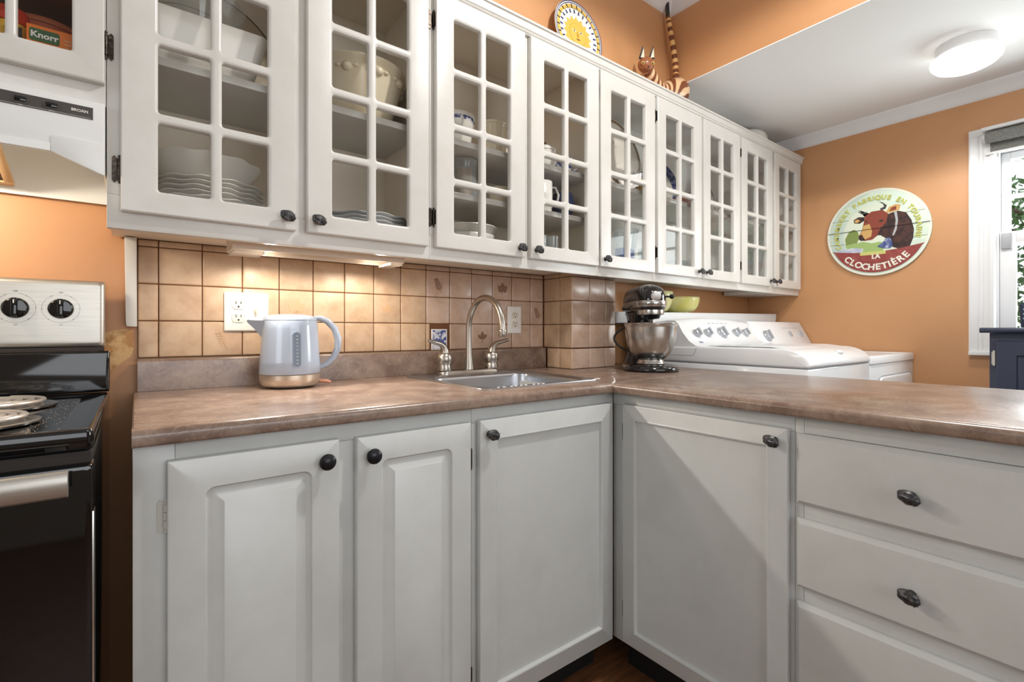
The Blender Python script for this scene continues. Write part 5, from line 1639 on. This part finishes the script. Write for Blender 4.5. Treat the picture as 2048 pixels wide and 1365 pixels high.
bowl_thing('white saucer with a thin blue line on the cabinet floor near the divider', 1.350, -0.215, FZ, plate_prof(0.070, 0.050), mat('blue_white_porcelain', S(218, 218, 218), 0.16), None, None, 'saucer', 'saucer')

# single-door cabinet
swirl = mat('brown_swirl_glaze', S(226, 218, 206), 0.25, var=(S(96, 74, 54), 9, 0.50, 0.56))
standing('large round platter with brown swirls standing on the shelf', 1.700, -0.215, SZ1 + 0.002, 0.172, 0.172, swirl, tilt=0.18, rim=[(0.90, 0.97, mat('swirl_rim', S(128, 96, 66), 0.3), plev)])
jr = thing('yellow_jar', 'squat yellow jar with a blue cap beside the swirled platter', 'jar', (1.905, -0.165, SZ1 + 0.0005))
MB().lathe([(0.026, 0), (0.028, 0.003), (0.028, 0.095), (0.022, 0.105), (0.0, 0.1055)], 28).build('body', mat('jar_yellow', S(206, 172, 92), 0.35), jr)
MB().lathe([(0.022, 0.106), (0.023, 0.108), (0.023, 0.132), (0.020, 0.136), (0.0, 0.1365)], 28).build('cap', blue_print, jr)


def cut_vase(label, x, y, z, R, H, name='vase', cat='vase', group=None):
    return bowl_thing(label, x, y, z, [(R * 0.62, 0), (R * 0.66, 0.006), (R * 0.50, 0.02), (R * 0.60, H * 0.3), (R * 0.85, H * 0.75), (R, H), (R - 0.003, H), (R * 0.8, H * 0.75), (R * 0.55, H * 0.3), (R * 0.4, 0.024), (0, 0.022)], crystal, group,
                      lambda a, i: (1 + 0.045 * math.cos(12 * a), 0), cat, name, n=72)


cut_vase('tall flared cut-glass vase under the swirled platter', 1.800, -0.165, FZ, 0.058, 0.205)
o = MB().box(-0.040, 0.040, -0.022, 0.022, 0, 0.098).build('blue_tin', mat('blue_tin', S(66, 84, 138), 0.35, var=(S(120, 136, 176), 30, 0.5, 0.7)), bevel=0.003)
o.location = (1.705, -0.235, FZ)
tag(o, 'small blue rectangular tin beside the cut-glass vase', 'tin')
for x, y, hh in ((1.900, -0.200, 0.110), (1.945, -0.150, 0.135)):
    bowl_thing('slim clear stemmed glass on the cabinet floor next to the vase', x, y, FZ, [(0.026, 0), (0.027, 0.002), (0.005, 0.006), (0.004, hh * 0.45), (0.018, hh * 0.58), (0.024, hh * 0.8), (0.022, hh), (0.021, hh), (0.022, hh * 0.8), (0, hh * 0.6)], crystal, 'stemmed glasses by the vase', name='stemmed_glass', cat='glass', n=28)

# laundry-side cabinets
standing('white plate with a broad cobalt blue border standing on the shelf', 2.225, -0.075, SZ1 + 0.002, 0.150, 0.142, porcelain, 'display_plate', 'plate', rim=[(0.64, 0.98, mat('cobalt_border', S(44, 56, 112), 0.2, var=(S(140, 150, 190), 40, 0.52, 0.62)), plev)], tilt=0.12)
o = MB().box(-0.085, 0.085, -0.05, 0.05, 0, 0.052).build('wooden_box', mat('red_brown_wood', S(146, 92, 72), 0.4, var=(S(120, 70, 52), 14, 0.4, 0.7)), bevel=0.003)
o.location = (2.245, -0.185, SZ1 + 0.0005)
tag(o, 'low reddish brown wooden box in front of the blue-bordered plate', 'box')
standing('plain white oval plate standing on the shelf between two laundry-side doors', 2.640, -0.070, SZ1 + 0.002, 0.110, 0.135, mat('grey_white_ware', S(206, 204, 198), 0.25), 'display_plate', 'plate', rim=[(0.88, 0.94, mat('grey_line', S(128, 124, 118), 0.3), plev)], tilt=0.12)
standing('small grey-white plate standing behind a blue cup near the cabinet end', 2.930, -0.070, SZ1 + 0.002, 0.105, 0.125, mat('grey_white_ware', S(206, 204, 198), 0.25), 'display_plate', 'plate', tilt=0.12)
mug('grey teacup with a blue rim in front of the small standing plate', 2.800, -0.160, SZ1 + 0.0005, 0.045, 0.062, bprint, -0.4, cat='cup', name='teacup', squat=True)
standing('patterned white plate standing on the shelf by the laundry wall', 3.160, -0.070, SZ1 + 0.002, 0.098, 0.105, mat('patterned_ware', S(222, 222, 222), 0.25, var=(S(180, 182, 190), 60, 0.5, 0.6)), 'display_plate', 'plate', tilt=0.12)
bowl_thing('ribbed pressed-glass fruit bowl on the floor of the laundry-side cabinet', 2.150, -0.170, FZ, bowl_prof(0.072, 0.085, 0.036), crystal, None, lambda a, i: (1 + 0.05 * math.cos(14 * a), 0), n=84)
cut_vase('short cut-glass decanter shape next to the pressed-glass bowl', 2.300, -0.180, FZ, 0.040, 0.105, 'cut_glass_jar', 'jar')
bowl_thing('wide clear glass dish on the floor of the laundry-side cabinet', 2.560, -0.175, FZ, bowl_prof(0.065, 0.078, 0.030), crystal, None, lambda a, i: (1 + 0.04 * math.cos(10 * a), 0), n=60)
cut_vase('tall narrow cut-glass vase standing alone behind the laundry-side door', 2.800, -0.175, FZ, 0.036, 0.190)
cut_vase('broad cut-glass vase behind the last pair of doors', 2.985, -0.175, FZ, 0.060, 0.230)

# ------------------------------------------------------------------ ornaments on top of the cabinets
TZ = 2.1355


def sun_face(t_, M_):
    yl, oc = mat('sun_yellow', S(214, 178, 84), 0.3), mat('sun_ochre', S(186, 140, 48), 0.35)
    R_ = 0.132

    def fl(name, pts, mt, lv):
        MB().prism([(u * R_, v * R_) for u, v in pts], 0.0006, 0.0008 + 0.0003 * lv).xf(M_).build(name, mt, t_, smooth=0)
    st = []
    for i in range(32):
        a = 2 * PI * i / 32
        r_ = 0.60 if i % 2 == 0 else 0.47
        st.append((r_ * math.cos(a), r_ * math.sin(a)))
    fl('sun_rays', st, yl, 1)
    fl('face_outline', [(0.355 * math.cos(2 * PI * i / 40), 0.355 * math.sin(2 * PI * i / 40)) for i in range(40)], oc, 2)
    fl('sun_face', [(0.340 * math.cos(2 * PI * i / 40), 0.340 * math.sin(2 * PI * i / 40)) for i in range(40)], yl, 3)
    for s_ in (-1, 1):
        fl('eye_white', [(s_ * 0.14 + 0.070 * math.cos(2 * PI * i / 16), 0.09 + 0.032 * math.sin(2 * PI * i / 16)) for i in range(16)], porcelain, 4)
        fl('iris', [(s_ * 0.14 + 0.028 * math.cos(2 * PI * i / 16), 0.09 + 0.028 * math.sin(2 * PI * i / 16)) for i in range(16)], print_dark, 5)
        fl('brow', [(s_ * 0.06, 0.15), (s_ * 0.14, 0.19), (s_ * 0.22, 0.16), (s_ * 0.14, 0.175)], oc, 4)
    fl('nose', [(-0.03, 0.08), (0.03, 0.08), (0.05, -0.08), (0.0, -0.10), (-0.05, -0.08)], oc, 4)
    fl('mouth', [(-0.10, -0.16), (0.0, -0.14), (0.10, -0.16), (0.0, -0.20)], mat('sun_mouth', S(120, 70, 40), 0.4), 4)
    # border: ochre petals between dark spokes, dark blue commas inside
    for i in range(24):
        a = 2 * PI * (i + 0.5) / 24
        c_, s_ = math.cos(a), math.sin(a)

        def at(r_, w_):
            return ((r_ * c_ - w_ * s_) * R_, (r_ * s_ + w_ * c_) * R_)
        for name, r0, r1, w_, mt, lv in (('petal', 0.80, 0.90, 0.085, yl, 0), ('spoke', 0.80, 0.92, 0.012, print_dark, 1), ('comma', 0.66, 0.77, 0.022, blue_print, 0)):
            off = 0.13 if name == 'spoke' else 0.0
            a2 = a + off
            c_, s_ = math.cos(a2), math.sin(a2)
            q_ = [at(r0, -w_), at(r1, -w_), at(r1, w_), at(r0, w_)]
            zz = plev((r0 + r1) / 2) + 0.0014
            MB().prism(q_, zz - 0.0012, zz + 0.0003 * lv).xf(M_).build(name, mt, t_, smooth=0)


standing('round ceramic plate painted with a yellow sun face, leaning on the orange bulkhead', 1.415, -0.252, TZ + 0.004, 0.132, 0.136, porcelain, 'sun_plate', 'plate', rim=[(0.965, 0.990, blue_print, plev), (0.915, 0.935, blue_print, plev)], tilt=0.13, extra=sun_face)

ct = thing('cat_figurine', 'striped wooden cat figurine with a very tall tail on the cabinet top', 'figurine', (1.97, -0.26, TZ))
stripe = bpy.data.materials.new('striped_cat_paint')
stripe.use_nodes = True
nt = stripe.node_tree
b_ = nt.nodes['Principled BSDF']
b_.inputs['Roughness'].default_value = 0.3
tc = nt.nodes.new('ShaderNodeTexCoord')
vm = nt.nodes.new('ShaderNodeVectorMath')
vm.operation = 'DISTANCE'
vm.inputs[1].default_value = (0.10, 0.0, 0.065)
nt.links.new(tc.outputs['Object'], vm.inputs[0])
mu = nt.nodes.new('ShaderNodeMath')
mu.operation = 'MULTIPLY'
mu.inputs[1].default_value = 6.2832 / 0.026
nt.links.new(vm.outputs['Value'], mu.inputs[0])
sn = nt.nodes.new('ShaderNodeMath')
sn.operation = 'SINE'
nt.links.new(mu.outputs[0], sn.inputs[0])
cr = nt.nodes.new('ShaderNodeValToRGB')
cr.color_ramp.elements[0].position, cr.color_ramp.elements[1].position = 0.35, 0.60
cr.color_ramp.elements[0].color = S(124, 70, 44)
cr.color_ramp.elements[1].color = S(226, 190, 148)
mr_ = nt.nodes.new('ShaderNodeMapRange')
mr_.inputs['From Min'].default_value = -1
nt.links.new(sn.outputs[0], mr_.inputs['Value'])
nt.links.new(mr_.outputs[0], cr.inputs['Fac'])
nt.links.new(cr.outputs['Color'], b_.inputs['Base Color'])
spine = [(-0.155, -0.012, 0.118), (-0.125, -0.010, 0.098), (-0.090, -0.006, 0.070), (-0.050, 0.0, 0.054), (0.0, 0.004, 0.062), (0.045, 0.006, 0.080), (0.085, 0.006, 0.090), (0.115, 0.006, 0.085), (0.140, 0.006, 0.068), (0.150, 0.006, 0.055)]
body = MB().tube(spine, [0.020, 0.026, 0.029, 0.035, 0.043, 0.056, 0.066, 0.060, 0.040, 0.012], 22).build('body', stripe, ct, smooth=70)
fur = mat('cat_brown', S(150, 92, 58), 0.35)
hd = MB().ball((-0.168, -0.016, 0.128), 0.036, 0.032, 0.033, 22, 14)
hd.ball((-0.168, -0.045, 0.114), 0.016, 0.017, 0.012, 14, 10)
HC = Vector((-0.168, -0.016, 0.128))
HM = Matrix.Translation(HC) @ Matrix.Rotation(-0.62, 4, 'Z') @ Matrix.Rotation(0.42, 4, 'X') @ Matrix.Translation(-HC)
hd = hd.xf(HM).build('head', fur, ct, smooth=70)
for s_, x in ((-1, -0.190), (1, -0.146)):
    MB().loops([[(x - 0.014, -0.014, 0.150), (x + 0.014, -0.018, 0.152), (x + 0.002, 0.002, 0.150)], [(x - 0.008, -0.014, 0.176), (x + 0.009, -0.016, 0.178), (x + 0.001, -0.004, 0.176)], [(x - 0.001 + s_ * 0.002, -0.012, 0.203), (x + 0.001 + s_ * 0.002, -0.012, 0.203), (x + s_ * 0.002, -0.010, 0.203)]]).xf(HM).build('ear', print_dark, hd, bevel=0.001)
    MB().prism([(x - 0.006, 0.156), (x + 0.011, 0.158), (x + 0.003, 0.194)], -0.0195, -0.0165, 'y').xf(HM).build('ear_lining', cream_ware, hd)
    MB().ball((x + 0.001, -0.043, 0.133), 0.0075, 0.004, 0.0075, 12, 8).xf(HM).build('eye', mat('eye_amber', S(206, 170, 96), 0.2), hd)
    MB().ball((x, -0.0455, 0.133), 0.0036, 0.003, 0.0040, 10, 6).xf(HM).build('pupil', print_dark, hd)
MB().ball((-0.168, -0.0615, 0.118), 0.005, 0.003, 0.004, 10, 6).xf(HM).build('nose', print_dark, hd)
tp = [(0.092, 0.006, 0.140), (0.099, 0.010, 0.190), (0.099, 0.014, 0.240), (0.092, 0.018, 0.300), (0.080, 0.024, 0.370), (0.072, 0.030, 0.430), (0.068, 0.034, 0.462)]
tail_m = mat('tail_dark_band', S(112, 62, 38), 0.35)
tl = MB().tube(tp, [0.019, 0.0135, 0.0130, 0.0122, 0.0115, 0.0105, 0.0100], 16).build('tail', tail_m, ct, smooth=70)
light_b = mat('tail_light_band', S(222, 176, 112), 0.3)


def along(t0):
    k = min(int(t0 * (len(tp) - 1)), len(tp) - 2)
    f_ = t0 * (len(tp) - 1) - k
    return tuple(tp[k][i] + (tp[k + 1][i] - tp[k][i]) * f_ for i in range(3))


for k in range(8):
    t0 = 0.10 + 0.112 * k
    p0, p1, p2 = along(t0), along(t0 + 0.028), along(t0 + 0.056)
    r_ = 0.0150 - 0.0038 * t0
    MB().tube([p0, p1, p2], [r_ * 0.93, r_ * 1.03, r_ * 0.93], 16).build('tail_band', light_b, tl, smooth=70)
MB().tube([(0.068, 0.034, 0.462), (0.067, 0.036, 0.500), (0.069, 0.037, 0.532), (0.074, 0.037, 0.546)], [0.0100, 0.0095, 0.0075, 0.003], 14).build('tail_tip', print_dark, tl, smooth=70)
MB().lathe([(0.030, 0), (0.032, 0.002), (0.030, 0.012), (0.0, 0.0125)], 20, (0.10, 0.0, 0.0), sx=1.6).build('hind_paw', fur, ct)
MB().lathe([(0.022, 0), (0.024, 0.002), (0.022, 0.012), (0.0, 0.0125)], 20, (-0.045, -0.01, 0.0), sx=1.8).build('front_paw', fur, ct)
bowl_thing('white oval dish turned upside down on the cabinet top by the laundry ceiling', 2.905, -0.215, TZ + 0.0005, [(0.115, 0), (0.118, 0.004), (0.100, 0.050), (0.086, 0.100), (0.060, 0.118), (0.0, 0.124)], porcelain, None, None, 'dish', 'oval_dish', 1.15, 0.75)

# ------------------------------------------------------------------ outdoors beyond the laundry window
gr = struct(MB().box(XF + 0.2, 16, -14, 10, -0.5, -0.42).build('ground', mat('lawn', S(92, 112, 62), 0.9, var=(S(70, 88, 44), 3, 0.4, 0.7))), 'lawn outside the window')
leaf_m = mat('tree_leaf', S(84, 118, 62), 0.6, var=(S(52, 84, 38), 3, 0.4, 0.65))
bark = mat('tree_bark', S(84, 66, 54), 0.9)


def tree(label, x, y, hgt, spread, n, seed):
    r = random.Random(seed)
    t_ = thing('garden_tree', label, 'tree', (x, y, -0.42))
    tr = MB().tube([(0, 0, 0), (0.05, 0.02, hgt * 0.4), (-0.02, 0.05, hgt * 0.8)], [0.13, 0.09, 0.04], 10)
    for k in range(14):
        a, z0 = r.uniform(0, 6.28), hgt * r.uniform(0.25, 0.8)
        l = spread * r.uniform(0.6, 1.0)
        tr.tube([(0.02, 0.03, z0), (l * 0.5 * math.cos(a), l * 0.5 * math.sin(a), z0 + 0.25), (l * math.cos(a), l * math.sin(a), z0 + 0.35)], [0.03, 0.018, 0.006], 6)
    tr.build('trunk', bark, t_)
    lv = MB()
    cl = [(r.gauss(0, spread * 0.5), r.gauss(0, spread * 0.5), hgt * r.uniform(0.2, 1.0)) for _ in range(60)]
    for i in range(n):
        c_ = cl[i % 60]
        p = Vector((c_[0] + r.gauss(0, 0.20), c_[1] + r.gauss(0, 0.20), c_[2] + r.gauss(0, 0.16)))
        s_ = r.uniform(0.03, 0.06)
        u = Vector((r.gauss(0, 1), r.gauss(0, 1), r.gauss(0, 1))).normalized()
        w_ = u.orthogonal().normalized()
        lv.add([p - u * s_, p + w_ * s_ * 0.45, p + u * s_, p - w_ * s_ * 0.45], [(0, 1, 2, 3)])
    o_ = lv.build('foliage', leaf_m, t_, smooth=0)
    o_['kind'] = 'stuff'


tree('leafy green garden tree seen close through the laundry window', 6.6, -1.2, 3.2, 1.0, 5200, 5)
tree('second green garden tree further out behind the first', 11.5, 1.9, 4.6, 1.5, 5200, 9)
